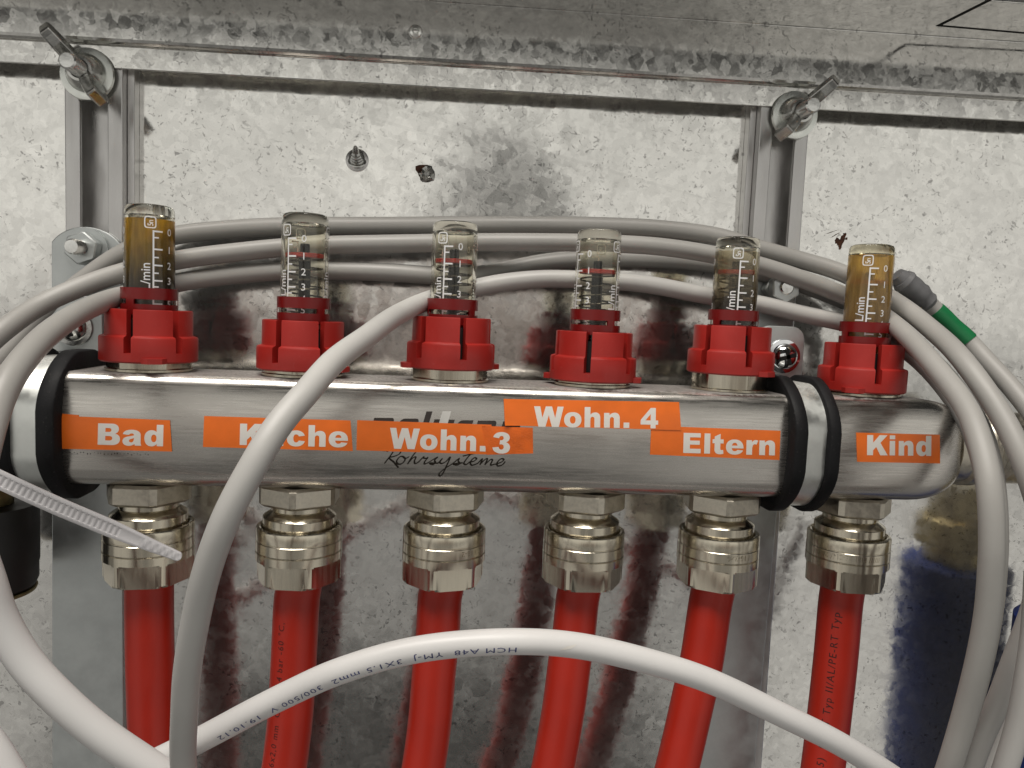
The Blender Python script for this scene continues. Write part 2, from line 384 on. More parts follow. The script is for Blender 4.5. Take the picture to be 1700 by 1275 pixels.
# ------------------------------------------------------------------ lettering
def text2d(body, size=1.0, bold=0.0, shear=0.0, spacing=1.0, maxedge=0.25, res=4):
    """flat lettering as (verts2d, tris); cap height about 0.73*size"""
    cu = bpy.data.curves.new('lettering', 'FONT'); cu.body = body; cu.size = size; cu.offset = bold; cu.shear = shear
    cu.space_character = spacing; cu.resolution_u = res; cu.fill_mode = 'FRONT'
    return curve2d(cu, maxedge)
def curve2d(cu, maxedge):
    o = bpy.data.objects.new('lettering', cu); COL.objects.link(o)
    dg = bpy.context.evaluated_depsgraph_get(); me = bpy.data.meshes.new_from_object(o.evaluated_get(dg))
    bm = bmesh.new(); bm.from_mesh(me)
    bmesh.ops.triangulate(bm, faces=bm.faces[:])
    for _ in range(4):
        ed = [e for e in bm.edges if e.calc_length() > maxedge]
        if not ed: break
        bmesh.ops.subdivide_edges(bm, edges=ed, cuts=1)
        bmesh.ops.triangulate(bm, faces=[f for f in bm.faces if len(f.verts) > 3])
    bm.verts.index_update()
    vs = [(v.co.x, v.co.y) for v in bm.verts]; fs = [tuple(v.index for v in f.verts) for f in bm.faces]
    bm.free(); bpy.data.objects.remove(o); bpy.data.curves.remove(cu); bpy.data.meshes.remove(me)
    return vs, fs
def bbox2(vs):
    xs = [v[0] for v in vs]; ys = [v[1] for v in vs]; return min(xs), max(xs), min(ys), max(ys)
def ribbon(pts, w, closed=False):
    """2d stroke with width function -> verts, quads"""
    n = len(pts); vs = []; fs = []
    for i, p in enumerate(pts):
        a = pts[max(0, i-1)]; b = pts[min(n-1, i+1)]
        tx, ty = b[0]-a[0], b[1]-a[1]; L = math.hypot(tx, ty) or 1; tx /= L; ty /= L
        ww = w(i/(n-1), tx, ty) if callable(w) else w
        vs += [(p[0]-ty*ww, p[1]+tx*ww), (p[0]+ty*ww, p[1]-tx*ww)]
    for i in range(n-1): fs.append((2*i, 2*i+1, 2*i+3, 2*i+2))
    return vs, fs
def smooth2(pts, k=8):
    return [(p.x, p.y) for p in _cr([Vector((x, y, 0)) for x, y in pts], k)]
def _cr(ctrl, k):
    P = [2*ctrl[0]-ctrl[1]]+ctrl+[2*ctrl[-1]-ctrl[-2]]; out = []
    for i in range(1, len(P)-2):
        p0, p1, p2, p3 = P[i-1:i+3]
        for q in range(k):
            t = q/k
            out.append(0.5*((2*p1)+(p2-p0)*t+(2*p0-5*p1+4*p2-p3)*t*t+(3*p1-p0-3*p2+p3)*t**3))
    out.append(P[-2]); return out

# ================================================================== CABINET (the setting behind and above the manifold)
YB = 40.0
def tz(x): return 0.0139*x
b = MB(); N = 2
b.add([(-300, YB, -260), (330, YB, -260), (330, YB, 170), (-300, YB, 170), (-300, YB+1.2, -260), (330, YB+1.2, -260), (330, YB+1.2, 170), (-300, YB+1.2, 170)],
      [(0, 1, 2, 3), (7, 6, 5, 4), (0, 4, 5, 1), (3, 2, 6, 7), (1, 5, 6, 2), (0, 3, 7, 4)], False)
back_panel = b.build('back_panel', 'panel'); back_panel['kind'] = 'structure'
back_panel['label'] = 'spangled galvanised sheet steel back of the cabinet'
def extrude_x(poly, x0=-300, x1=330):
    """closed polygon in (Y,Z) drawn along X and following the cabinet's slight slope"""
    mb = MB(); n = len(poly)
    vs = [(x, y, z+tz(x)) for x in (x0, x1) for y, z in poly]
    fs = [tuple(reversed(range(n))), tuple(range(n, 2*n))]+[(i, (i+1) % n, (i+1) % n+n, i+n) for i in range(n)]
    mb.add(vs, fs, False); return mb
lip = extrude_x([(30, 125.6), (31, 125.6), (31, 135.5), (30, 135.5)]).build('cabinet_lip', 'frame', bevel=0.25); lip['kind'] = 'structure'
lip['label'] = 'pale folded steel lip along the top of the back panel'
prof = [(29.6, 133.6), (28.6, 133.5), (27.5, 134.1), (27.0, 135.0), (27.0, 155.0), (-6.5, 155.0), (-6.5, 156.4), (29.6, 156.4)]
top = extrude_x(prof).build('cabinet_ceiling', 'frame', bevel=0.3); top['kind'] = 'structure'
top['label'] = 'galvanised cabinet top with its upright folded edge'
# scored knock-out in the cabinet top
k0 = at(1560, 44, 0); 
def on_top(px, py):
    d = rt*((px-W/2)/F) + dn*((py-H/2)/F) + fwd
    t = (155-0.12-CP.z+tz(CP.x))/(d.z-0.0139*d.x); p = CP+d*t; return p
c1, c2, c3 = on_top(1558, 43), on_top(1720, 57), on_top(1650, -3)
b = MB()
def slit(a, c, w):
    d = (c-a).normalized(); n = Vector((-d.y, d.x, 0))*w
    b.add([a+n, c+n, c-n, a-n, a+n+Vector((0, 0, .1)), c+n+Vector((0, 0, .1)), c-n+Vector((0, 0, .1)), a-n+Vector((0, 0, .1))],
          [(0, 1, 2, 3), (7, 6, 5, 4), (0, 4, 5, 1), (1, 5, 6, 2), (2, 6, 7, 3), (3, 7, 4, 0)], False)
e1 = c1+(c3-c1)*3
slit(c1, c2+(c2-c1)*0.4, 0.55); slit(c1-(e1-c1).normalized()*0.5, e1, 0.75)
ko = b.build('knockout_slot', 'dark', top)
# pop rivet on the upright edge
rv = at(690, 53, 27)
b = MB(); b.lathe([(2.5, 0), (2.5, 0.4), (2.1, 0.9), (1.25, 1.1), (1.2, 0.5), (0.9, 0.3), (0.7, 0.9), (0.05, 1.0)], 28, axis='y')
o = b.build('pop_rivet', 'steel_screw', loc=rv); tag(o, 'small silver pop rivet head in the dark upright edge above the lip', 'rivet')

# ================================================================== MOUNTING RAILS
def rail(xc, ztop, label):
    b = MB(); w, sl = 10.0, 4.7
    poly = [(-w, YB-.02), (-w, 31.2), (-sl, 31.2), (-sl, 33.2), (-w+1.2, 33.2), (-w+1.2, YB-1.0), (w-1.2, YB-1.0), (w-1.2, 33.2), (sl, 33.2), (sl, 31.2), (w, 31.2), (w, YB-.02)]
    n = len(poly); vs = [(xc+x, y, z) for z in (-210, ztop) for x, y in poly]
    # outline as a thin-walled C: quads instead of one concave cap
    fs = [(i, (i+1) % n, (i+1) % n+n, i+n) for i in range(n)]
    fs += [(0+n, 1+n, 4+n, 5+n), (1+n, 2+n, 3+n, 4+n), (0+n, 5+n, 6+n, 11+n), (11+n, 6+n, 7+n, 10+n), (7+n, 8+n, 9+n, 10+n)]
    b.add(vs, fs, False)
    r = b.build('mounting_rail', 'rail', bevel=0.45)
    # stepped flange on the side towards the middle of the panel
    b2 = MB(); sgn = 1 if xc < 0 else -1
    x0, x1 = sorted((xc+sgn*10.05, xc+sgn*12.6)); b2.box(x0, x1, 35.2, YB-.02, -210, ztop)
    b2.build('flange', 'rail', r, bevel=0.3)
    return tag(r, label, 'rail', 'slotted mounting rails on the back panel')
rail(-155.5, 126, 'slotted upright steel rail behind the left wing nut and the amber leftmost gauge')
rail(103.0, 130, 'slotted upright steel rail on the right, below the right wing nut')

# ================================================================== WING NUTS
def thread(mb, R, y0, y1, c, pitch=0.9):
    n = int((y1-y0)/pitch*2); prof = []
    for i in range(n+1):
        prof.append((R if i % 2 else R*0.90, y0+(y1-y0)*i/n))
    prof += [(R*0.82, y1+0.5), (0.05, y1+0.55)]
    mb.lathe(prof, 28, c, axis='y')
def wing_nut(px, py, ang, label):
    c = at(px, py, 29.5); t = empty('wing_nut', c)
    b = MB(); b.lathe([(3.4, 0), (9.2, 0), (9.3, 0.3), (9.0, 1.3), (7.5, 1.5), (3.4, 1.5)], 56, axis='y'); b.build('washer', 'zinc_bright', t)
    b = MB(); thread(b, 2.9, 0.5, 15.5, (0, 0, 0)); b.build('threaded_stud', 'steel_screw', t)
    b = MB(); b.lathe([(6.6, 1.55), (6.7, 2.4), (5.6, 4.5), (4.7, 6.6), (4.2, 7.2), (3.3, 7.3), (3.1, 6.4)], 40, axis='y', cap0=True, cap1=False)
    b.build('hub', 'wing', t)
    for sgn in (1, -1):
        b = MB(); d = Vector((math.cos(ang)*sgn, 0, math.sin(ang)*sgn)); n = Vector((-d.z, 0, d.x)); f = Vector((0, -1, 0))
        st = [(3.4, 3.6, 3.6, 2.3), (6.5, 6.4, 3.6, 2.3), (10.0, 9.6, 3.7, 2.2), (12.6, 11.8, 3.6, 2.1), (14.2, 13.2, 3.2, 1.9)]
        vs = []
        for (r, h, w, th) in st:
            ctr = d*r+f*h; up = (f*0.75-d*0.66).normalized()
            for (q, e) in ((1, 1), (1, -1), (-1, -1), (-1, 1)): vs.append(ctr+up*(w*q)+n*(th*e))
        fs = [(3, 2, 1, 0)]+[(j*4+i, j*4+(i+1) % 4, j*4+4+(i+1) % 4, j*4+4+i) for j in range(4) for i in range(4)]+[(16, 17, 18, 19)]
        b.add(vs, fs, False); b.build('wing', 'wing', t, bevel=0.7, seg=3)
    return tag(t, label, 'wing nut', 'wing nuts holding the rails to the lip')
wing_nut(146, 124, math.radians(128), 'wing nut on a round washer at top left, long wing pointing up left')
wing_nut(1318, 192, math.radians(48), 'wing nut on a round washer at top right, long wing pointing up right')

# ================================================================== MANIFOLD BAR
HB, DB = 18.3, 18.0
def bar_profile(inset=0.0, r=6.5, n=10):
    ky, kz = (DB-inset)/DB, (HB-inset)/HB
    hy, hz = DB, HB; out = []
    r0 = r
    for sy, sz, a0 in ((-1, -1, pi), (1, -1, 1.5*pi), (1, 1, 0), (-1, 1, .5*pi)):
        r = r0 if sz < 0 else 3.2; cy, cz = sy*(hy-r), sz*(hz-r)
        for i in range(n+1):
            a = a0+i/n*pi/2; y = cy+r*math.cos(a); z = cz+r*math.sin(a); out.append((y, z))
    # add points along the sides so the belly can bulge
    res = []
    for i in range(len(out)):
        (y0, z0), (y1, z1) = out[i], out[(i+1) % len(out)]
        L = math.hypot(y1-y0, z1-z0); m_ = max(1, int(L/2.5))
        for q in range(m_): res.append((y0+(y1-y0)*q/m_, z0+(z1-z0)*q/m_))
    return [(y*(1-0.15*(z/HB)**2)*ky, z*kz) for y, z in res]
def front_y(z, off=0.0):
    """front surface of the bar at height z"""
    z = max(-HB+.05, min(HB-.05, z)); r = 6.5 if z < 0 else 3.2
    y = -DB
    if abs(z) > HB-r: y = -DB+r-math.sqrt(max(0, r*r-(abs(z)-(HB-r))**2))
    return y*(1-0.15*(z/HB)**2)-off
def loft(mb, secs):
    n = len(secs[0][1]); vs = [(x, y, z) for x, pr in secs for y, z in pr]; fs = []
    for j in range(len(secs)-1):
        for i in range(n):
            a, c = j*n+i, j*n+(i+1) % n; fs.append((a, c, c+n, a+n))
    fs += [tuple(reversed(range(n))), tuple(range((len(secs)-1)*n, len(secs)*n))]
    mb.add(vs, fs, True)
bar = empty('manifold_bar', (0, 0, 0))
b = MB(); secs = []
RE = 14.0
for i in range(9):
    a = pi/2*(1-i/8); secs.append((-172-RE*math.sin(a), bar_profile(RE*(1-math.cos(a)))))
for x in range(-160, 136, 10): secs.append((x, bar_profile(0)))
for i in range(11):
    a = pi/2*i/10; secs.append((139.5+23*math.sin(a), bar_profile(RE*(1-math.cos(a)))))
loft(b, secs); body = b.build('body', 'stainless', bar, sharp=60)
b = MB(); b.lathe([(13.2, 158), (13.2, 164), (14.4, 165), (14.4, 169), (13.0, 170), (13.4, 171), (12.6, 172), (13.4, 173), (12.6, 174), (13.4, 175), (12.6, 176), (13.4, 177), (12.6, 178), (13.4, 179), (13.4, 196)], 48, axis='x')
b.build('end_spigot', 'nickel_rough', bar)
tag(bar, 'long stainless steel manifold bar with rounded right end, carrying six orange room labels', 'manifold')

# marks on the bar, in photo pixels -> (X,Z) on the bar front
def bar_pt(px, py, off):
    p = at(px, py, -17.5)
    for _ in range(3): p = at(px, py, front_y(p.z))
    return Vector((p.x, front_y(p.z, off), p.z))
def bar_mesh(mb, vs, fs, off):
    mb.add([bar_pt(x, y, off) for x, y in vs], fs, True)
b = MB(); sc = 260/1700.0
def cp(x, y): return (600+x*sc, 660+y*sc)
strokes = [
 [(430,585),(405,618),(350,640),(300,655),(350,700),(402,762)], [(345,588),(318,628),(285,670),(250,716)], [(240,582),(262,574),(290,585)],
 [(520,640),(480,660),(450,640),(415,645),(382,690),(400,722),(442,715),(474,672),(450,640)],
 [(592,588),(545,650),(500,725)], [(503,715),(560,655),(590,648),(575,690),(585,717),(625,698)],
 [(620,700),(678,640),(672,655),(700,660),(720,652),(690,692),(684,720),(725,708)],
 [(720,710),(800,660),(826,650),(795,680),(803,708),(775,727),(742,712),(835,713)],
 [(830,715),(880,660),(852,700),(872,716),(920,692),(965,645),(920,750),(880,830),(852,852),(842,830),(880,790),(950,742),(1000,712)],
 [(990,718),(1060,660),(1050,690),(1070,715),(1042,732),(1000,722),(1100,708)],
 [(1195,606),(1150,655),(1112,712),(1138,727),(1172,702)], [(1100,636),(1165,620),(1232,606)],
 [(1170,702),(1222,690),(1250,664),(1222,656),(1182,700),(1200,735),(1262,715)],
 [(1260,717),(1312,665),(1285,732)], [(1288,726),(1342,672),(1366,668),(1340,732)], [(1343,726),(1398,676),(1422,680),(1402,732),(1452,722)],
 [(1450,726),(1520,700),(1546,672),(1512,666),(1472,710),(1482,742),(1530,730),(1562,694)]]
def pen(f, tx, ty): return (0.62+0.75*abs(tx*0.55+ty*0.83))*1.15
for st in strokes:
    pts = smooth2([cp(x, y) for x, y in st], 8); v, f = ribbon(pts, pen); bar_mesh(b, v, f, 0.05)
b.build('printed_script', 'dark_print', bar)
# bold slanted maker's mark, mostly under the stickers: only the letter tops show
def rrect(x0, y0, w, h, rl, rr, sh=0.30):
    """letter blank: top edge at y0, slanted; rounded top-left (rl) / top-right (rr)"""
    pts = []
    if rl: pts += [(x0+rl-rl*math.cos(a), y0+rl-rl*math.sin(a)) for a in [pi/2*i/6 for i in range(7)]]
    else: pts.append((x0, y0))
    if rr: pts += [(x0+w-rr+rr*math.sin(a), y0+rr-rr*math.cos(a)) for a in [pi/2*i/6 for i in range(7)]]
    else: pts.append((x0+w, y0))
    pts += [(x0+w, y0+h), (x0, y0+h)]
    return [(x-(y-y0)*sh, y) for x, y in pts]
b = MB(); b2 = MB()
for (x0, y0, w, h, rl, rr, pale) in ((140,220,222,110,0,32,0), (425,228,205,110,50,32,0), (706,150,66,190,0,0,0), (793,236,62,110,0,0,0), (880,148,95,180,0,0,1),
                               (950,240,64,110,0,0,0), (1052,246,165,110,55,0,0), (1265,250,210,110,0,35,0), (1540,258,200,110,0,35,0)):
    if rl or rr:
        v = [cp(x, y) for x, y in rrect(x0, y0, w, min(h, 75), rl, rr)]; f = [tuple(range(len(v)))]
    else:
        v = []; f = [(2*i, 2*i+1, 2*i+3, 2*i+2) for i in range(10)]
        for i in range(11):
            y = y0+h*i/10; v += [cp(x0-(y-y0)*0.30, y), cp(x0+w-(y-y0)*0.30, y)]
    bar_mesh(b2 if pale else b, v, f, 0.06)
b.build('printed_wordmark', 'grey_print', bar); b2.build('printed_stroke', 'pale_print', bar)
# faint dotted heat marks under the first sticker
b = MB(); rr_ = random.Random(3)
for i in range(26):
    x = 105+i*5.6+rr_.uniform(-1.5, 1.5); y = 750.5+0.02*(x-100)+rr_.uniform(-1, 1); w = rr_.uniform(0.5, 1.6); h = rr_.uniform(1.0, 2.6)
    bar_mesh(b, [(x, y), (x+w, y+.3), (x+w, y+h), (x, y+h)], [(0, 1, 2, 3)], 0.04)
b.build('etched_code', 'dark_print', bar)

# ================================================================== STICKERS
# heavy grotesque letters drawn as outlines: ('q', control, end) is a curved side
GLY = {
 'B': (778, [[(73,0),(73,716),(480,716),('q',(690,716),(690,535)),('q',(690,420),(580,380)),('q',(730,345),(730,205)),('q',(730,0),(500,0))], [(293,435),(293,565),(400,565),('q',(470,565),(470,500)),('q',(470,435),(400,435))], [(293,150),(293,300),(410,300),('q',(500,300),(500,225)),('q',(500,150),(410,150))]]),
 'a': (630, [[(218,355),(30,375),('q',(60,530),(300,530)),('q',(560,530),(560,350)),(560,110),('q',(560,50),(585,0)),(395,0),('q',(385,25),(382,55)),('q',(310,-12),(210,-12)),('q',(25,-12),(25,145)),('q',(25,270),(190,300)),('q',(330,325),(362,345)),('q',(362,405),(300,405)),('q',(230,405),(218,355))], [(362,250),('q',(320,230),(270,220)),('q',(218,205),(218,160)),('q',(218,105),(275,105)),('q',(362,105),(362,225))]]),
 'd': (667, [[(596,716),(596,0),(411,0),(411,75),('q',(350,-12),(255,-12)),('q',(40,-12),(40,262)),('q',(40,530),(258,530)),('q',(345,530),(397,470)),(397,716)], [(398,258),('q',(398,385),(318,385)),('q',(240,385),(240,258)),('q',(240,132),(318,132)),('q',(398,132),(398,258))]]),
 'K': (833, [[(75,0),(75,716),(296,716),(296,445),(528,716),(822,716),(561,446),(834,0),(562,0),(411,295),(296,175),(296,0)]]),
 'u': (667, [[(600,519),(600,0),(414,0),(414,80),('q',(345,-12),(235,-12)),('q',(60,-12),(60,180)),(60,519),(259,519),(259,220),('q',(259,143),(325,143)),('q',(401,143),(401,240)),(401,519)]]),
 'c': (640, [[(410,190),(600,170),('q',(550,-12),(320,-12)),('q',(40,-12),(40,258)),('q',(40,530),(320,530)),('q',(545,530),(597,355)),(412,330),('q',(395,395),(325,395)),('q',(240,395),(240,265)),('q',(240,125),(325,125)),('q',(395,125),(410,190))]]),
 'h': (667, [[(70,0),(70,716),(269,716),(269,452),('q',(338,530),(435,530)),('q',(608,530),(608,340)),(608,0),(409,0),(409,300),('q',(409,375),(343,375)),('q',(269,375),(269,280)),(269,0)]]),
 'n': (667, [[(70,0),(70,519),(255,519),(255,440),('q',(325,530),(435,530)),('q',(608,530),(608,340)),(608,0),(409,0),(409,300),('q',(409,375),(343,375)),('q',(269,375),(269,280)),(269,0)]]),
 'e': (667, [[(636,216),(238,216),('q',(245,110),(335,110)),('q',(400,110),(428,160)),(622,145),('q',(565,-12),(330,-12)),('q',(36,-12),(36,258)),('q',(36,530),(335,530)),('q',(636,530),(636,240))], [(430,310),('q',(420,410),(340,410)),('q',(250,410),(240,310))]]),
 'W': (1000, [[(3,716),(215,716),(292,315),(405,716),(617,716),(730,315),(807,716),(1018,716),(858,0),(620,0),(510,410),(400,0),(163,0)]]),
 'o': (667, [[(36,258),('q',(36,530),(333,530)),('q',(630,530),(630,262)),('q',(630,-12),(333,-12)),('q',(36,-12),(36,258))], [(236,258),('q',(236,125),(333,125)),('q',(430,125),(430,260)),('q',(430,393),(333,393)),('q',(236,393),(236,258))]]),
 '.': (333, [[(74,0),(74,190),(270,190),(270,0)]]),
 '3': (667, [[(235,510),(37,545),('q',(80,729),(330,729)),('q',(600,729),(600,545)),('q',(600,430),(480,385)),('q',(625,345),(625,210)),('q',(625,-12),(325,-12)),('q',(55,-12),(28,185)),(237,213),('q',(255,125),(325,125)),('q',(410,125),(410,222)),('q',(410,310),(320,310)),(265,298),(275,448),('q',(395,435),(395,525)),('q',(395,595),(325,595)),('q',(250,595),(235,510))]]),
 '4': (667, [[(367,130),(25,130),(25,290),(367,716),(540,716),(540,277),(625,277),(625,130),(540,130),(540,0),(367,0)], [(367,277),(367,500),(190,277)]]),
 'E': (722, [[(73,0),(73,716),(660,716),(660,565),(295,565),(295,450),(633,450),(633,305),(295,305),(295,160),(670,160),(670,0)]]),
 'l': (333, [[(70,0),(70,716),(269,716),(269,0)]]), 'i': (333, [[(70,0),(70,519),(269,519),(269,0)], [(70,575),(70,716),(269,716),(269,575)]]),
 't': (444, [[(285,716),(285,519),(395,519),(395,375),(285,375),(285,190),('q',(285,137),(325,137)),('q',(350,137),(382,147)),(398,12),('q',(330,-12),(265,-12)),('q',(87,-12),(87,150)),(87,375),(15,375),(15,519),(87,519),(87,615)]]),
 'r': (444, [[(70,0),(70,519),(256,519),(256,440),('q',(310,530),(385,530)),('q',(430,530),(470,505)),(412,365),('q',(380,380),(355,380)),('q',(269,380),(269,200)),(269,0)]]),
 ' ': (300, [])}
GLY['\u00fc'] = (667, GLY['u'][1]+[[(110,585),(110,725),(285,725),(285,585)], [(375,585),(375,725),(550,725),(550,585)]])
def heavy(body, maxedge=60):
    """outline letters -> flat triangulated mesh in 1/716 cap-height units"""
    cu = bpy.data.curves.new('lettering', 'CURVE'); cu.dimensions = '2D'; cu.fill_mode = 'FRONT'; x0 = 0
    for ch in body:
        adv, cons = GLY[ch]
        for con in cons:
            pts = []
            for p in con:
                if p[0] == 'q':
                    a = pts[-1]; c = (p[1][0]+x0, p[1][1]); e = (p[2][0]+x0, p[2][1])
                    # quadratic pulled towards the corner for a squarer, heavier curve
                    for q in range(1, 9):
                        t = q/8; k1 = 0.62; b1 = (a[0]+(c[0]-a[0])*k1, a[1]+(c[1]-a[1])*k1); b2 = (e[0]+(c[0]-e[0])*k1, e[1]+(c[1]-e[1])*k1)
                        pts.append(tuple((1-t)**3*a[w]+3*(1-t)**2*t*b1[w]+3*(1-t)*t*t*b2[w]+t**3*e[w] for w in (0, 1)))
                else: pts.append((p[0]+x0, p[1]))
            if abs(pts[0][0]-pts[-1][0])+abs(pts[0][1]-pts[-1][1]) < 1e-6: pts.pop()
            sp = cu.splines.new('POLY'); sp.points.add(len(pts)-1); sp.use_cyclic_u = True
            for q, p in zip(sp.points, pts): q.co = (p[0]*0.001, p[1]*0.001, 0, 1)
        x0 += adv
    return curve2d(cu, maxedge*0.001)
def quad_grid(c, nx=28, ny=10):
    """c: TL,TR,BR,BL pixels -> vertices, faces"""
    vs = []; fs = []
    for j in range(ny+1):
        for i in range(nx+1):
            u, v = i/nx, j/ny
            vs.append(tuple((1-v)*((1-u)*c[0][q]+u*c[1][q])+v*((1-u)*c[3][q]+u*c[2][q]) for q in (0, 1)))
    for j in range(ny):
        for i in range(nx):
            a = j*(nx+1)+i; fs.append((a, a+1, a+nx+2, a+nx+1))
    return vs, fs
def solid(mb, vs, fs, off0, off1, curl=None):
    """thin film: front sheet plus rim"""
    n = len(vs); fr = []
    for x, y in vs:
        e = curl(x, y) if curl else 0.0
        p = bar_pt(x, y, off1); p.y -= e; fr.append(p)
    bk = []
    for x, y in vs:
        e = curl(x, y) if curl else 0.0
        p = bar_pt(x, y, off0); p.y -= e; bk.append(p)
    cnt = {}
    for f in fs:
        for i in range(len(f)):
            e = (f[i], f[(i+1) % len(f)]); cnt[e] = 1
    rim = [e for e in cnt if (e[1], e[0]) not in cnt]
    mb.add(fr+bk, list(fs)+[tuple(reversed([i+n for i in f])) for f in fs]+[(a, a+n, b_+n, b_) for a, b_ in rim], True)
def letters(mb, body, L, R, cap, off, bold=0.032, spacing=1.02, xs=None):
    """fit lettering between the left and right baseline pixels; cap = capital height in pixels"""
    v, f = heavy(body)
    x0, x1, y0, y1 = bbox2(v)
    ch = 0.716
    dx, dy = R[0]-L[0], R[1]-L[1]; ln = math.hypot(dx, dy); ux, uy = dx/ln, dy/ln
    out = []
    for x, y in v:
        s_ = (x-x0)/(x1-x0)*ln; t_ = y/ch*cap
        out.append((L[0]+ux*s_+uy*t_*1.0, L[1]+uy*s_-ux*t_))
    bar_mesh(mb, out, f, off)
def sticker(label, quads, texts, off=0.10, curl=None):
    t = empty('room_label', bar_pt(*quads[0][0], 0.1)); inv = Vector(t.location)/S
    def put(mb, name, mat, **kw):
        mb.v = [(x-inv.x, y-inv.y, z-inv.z) for x, y, z in mb.v]; return mb.build(name, mat, t, **kw)
    for i, q in enumerate(quads):
        b = MB(); v, f = quad_grid(q); solid(b, v, f, off+0.09*i-0.05, off+0.09*i, curl if i == 0 else None); put(b, 'film', 'orange_worn' if (i == 1 and 'patched' in label) else 'orange')
    b = MB()
    for (body, L, R, cap, lay, kw) in texts: letters(b, body, L, R, cap, off+0.09*lay+0.03, **kw)
    put(b, 'lettering', 'white_print')
    return tag(t, label, 'label', 'orange room labels stuck on the bar')
sticker('orange label reading Bad, under the amber leftmost gauge',
        [[(88, 685.5), (131, 689), (131, 741), (88, 738)], [(97.4, 690), (282.5, 697.5), (286, 749.5), (97.4, 744.7)]],
        [('Bad', (162.5, 738), (271, 740.8), 35.5, 1, {})])
sticker('orange label reading Küche, crossed by the thick pale cable',
        [[(339, 690.5), (582, 698), (585.8, 748.8), (337, 742)]], [('Küche', (398, 738.5), (577.5, 742.5), 35.5, 0, {})])
sticker('orange label reading Wohn.3 with a patched-on number, half covering the printed script',
        [[(593, 697.4), (816, 705), (815, 754.5), (591.7, 747.4)], [(799.8, 706.7), (884.5, 710), (885, 752.6), (808, 754.8)]],
        [('Wohn.', (646.5, 744.5), (806, 749.5), 34.5, 0, {}), ('3', (817, 751.5), (846, 753), 34.5, 1, {})])
def curl4(x, y):
    d = ((x-838)*0.6+(712-y)*0.9)
    return max(0.0, 16-d)**2*0.006
sticker('orange label reading Wohn. 4, stuck higher than the others with one corner curling',
        [[(836, 662), (1127, 667.3), (1130.5, 714), (838, 706)]], [('Wohn. 4', (886, 708), (1092, 711), 33.8, 0, dict(spacing=1.03))], off=0.32, curl=curl4)
sticker('orange label reading Eltern, left of the right rubber-lined clamp',
        [[(1081, 706.5), (1295.7, 715), (1293.7, 763.7), (1079, 754.6)]], [('Eltern', (1134, 751.8), (1286, 756), 33.4, 0, {})])
sticker('orange label reading Kind, alone right of the right clamp',
        [[(1421, 718), (1560, 721.6), (1560.5, 769.4), (1422.7, 766.6)]], [('Kind', (1439, 755.5), (1545.5, 756.8), 33.4, 0, {})])

# ================================================================== CLAMPS
def ring_profile(t, r, n=10):
    hy, hz = DB+t, HB+t; out = []
    for cy, cz, a0 in ((-hy+r, -hz+r, pi), (hy-r, -hz+r, 1.5*pi), (hy-r, hz-r, 0), (-hy+r, hz-r, .5*pi)):
        for i in range(n+1):
            a = a0+i/n*pi/2; out.append((cy+r*math.cos(a), cz+r*math.sin(a)))
    return [(y*(1-0.15*(z/HB)**2), z) for y, z in out]
def ring(mb, x0, x1, ti, to, ri, ro, rnd=0.0):
    A, B = ring_profile(ti, ri), ring_profile(to, ro); n = len(A)
    if rnd: Bm = ring_profile(to-rnd, ro-rnd*0.5)
    secs = [(x0, A), (x0, Bm if rnd else B)]+([(x0+rnd, B), (x1-rnd, B)] if rnd else [])+[(x1, Bm if rnd else B), (x1, A)]
    vs = [(x, y, z) for x, p in secs for y, z in p]; m_ = len(secs); fs = []
    for j in range(m_):
        for i in range(n):
            a, c = j*n+i, j*n+(i+1) % n; d = ((j+1) % m_)*n
            fs.append((a, c, d+(i+1) % n, d+i))
    mb.add(vs, fs, True)
def clamp(xf, xs, xg, strip_x, label, slope, ztop):
    """xf / xs / xg: X ranges of left rubber flange, strap, right rubber flange"""
    t = empty('pipe_clamp', ((xs[0]+xs[1])/2, 20, 0)); c0 = Vector(t.location)/S
    def put(mb, name, mat, **kw):
        mb.v = [(x-c0.x, y-c0.y, z-c0.z) for x, y, z in mb.v]; return mb.build(name, mat, t, **kw)
    for a, c in (xf, xg):
        b = MB(); ring(b, a, c, 0.15, 6.0, 6.8, 17.5, 0.5); put(b, 'rubber_lining', 'rubber', sharp=50)
    b = MB(); ring(b, xs[0]+.02, xs[1]-.02, 0.15, 1.8, 6.8, 12.0); put(b, 'rubber_lining', 'rubber', sharp=50)
    b = MB(); ring(b, xs[0]+.1, xs[1]-.1, 1.9, 3.7, 12, 14.5); put(b, 'strap', 'zinc_strap', sharp=50)
    # plate on the rail, rounded top
    x0, x1 = strip_x; xm = (x0+x1)/2; hw = (x1-x0)/2
    poly = [(x0+slope[0], -215), (x1+slope[1], -215)]
    for i in range(13):
        a = math.radians(32)+math.radians(116)*i/12; poly.append((xm+hw/0.848*math.cos(a), ztop-6+(math.sin(a)-0.53)/0.47*6))
    b = MB(); b.prism(poly, 28.4, 31.1); put(b, 'back_plate', 'zinc', bevel=0.35)
    # upright ear carrying the clamp screw
    ex0, ex1 = xm-8.5, xm+10.5
    b = MB(); poly = [(ex0, 22.3), (ex1, 22.3)]+[(ex1-5+5*math.sin(a), 37.0+5*math.cos(a)) for a in [pi/2-pi/2*i/6 for i in range(7)]]+[(ex0+5-5*math.sin(a), 37.0+5*math.cos(a)) for a in [pi/2*i/6 for i in range(7)]]
    b.prism(poly, 16.0, 18.0); put(b, 'ear', 'zinc', bevel=0.3)
    b = MB(); b.box(ex0+1, ex1-1, 18.1, 28.3, 38.5, 40.5); put(b, 'spacer', 'zinc', bevel=0.3)
    return t, put
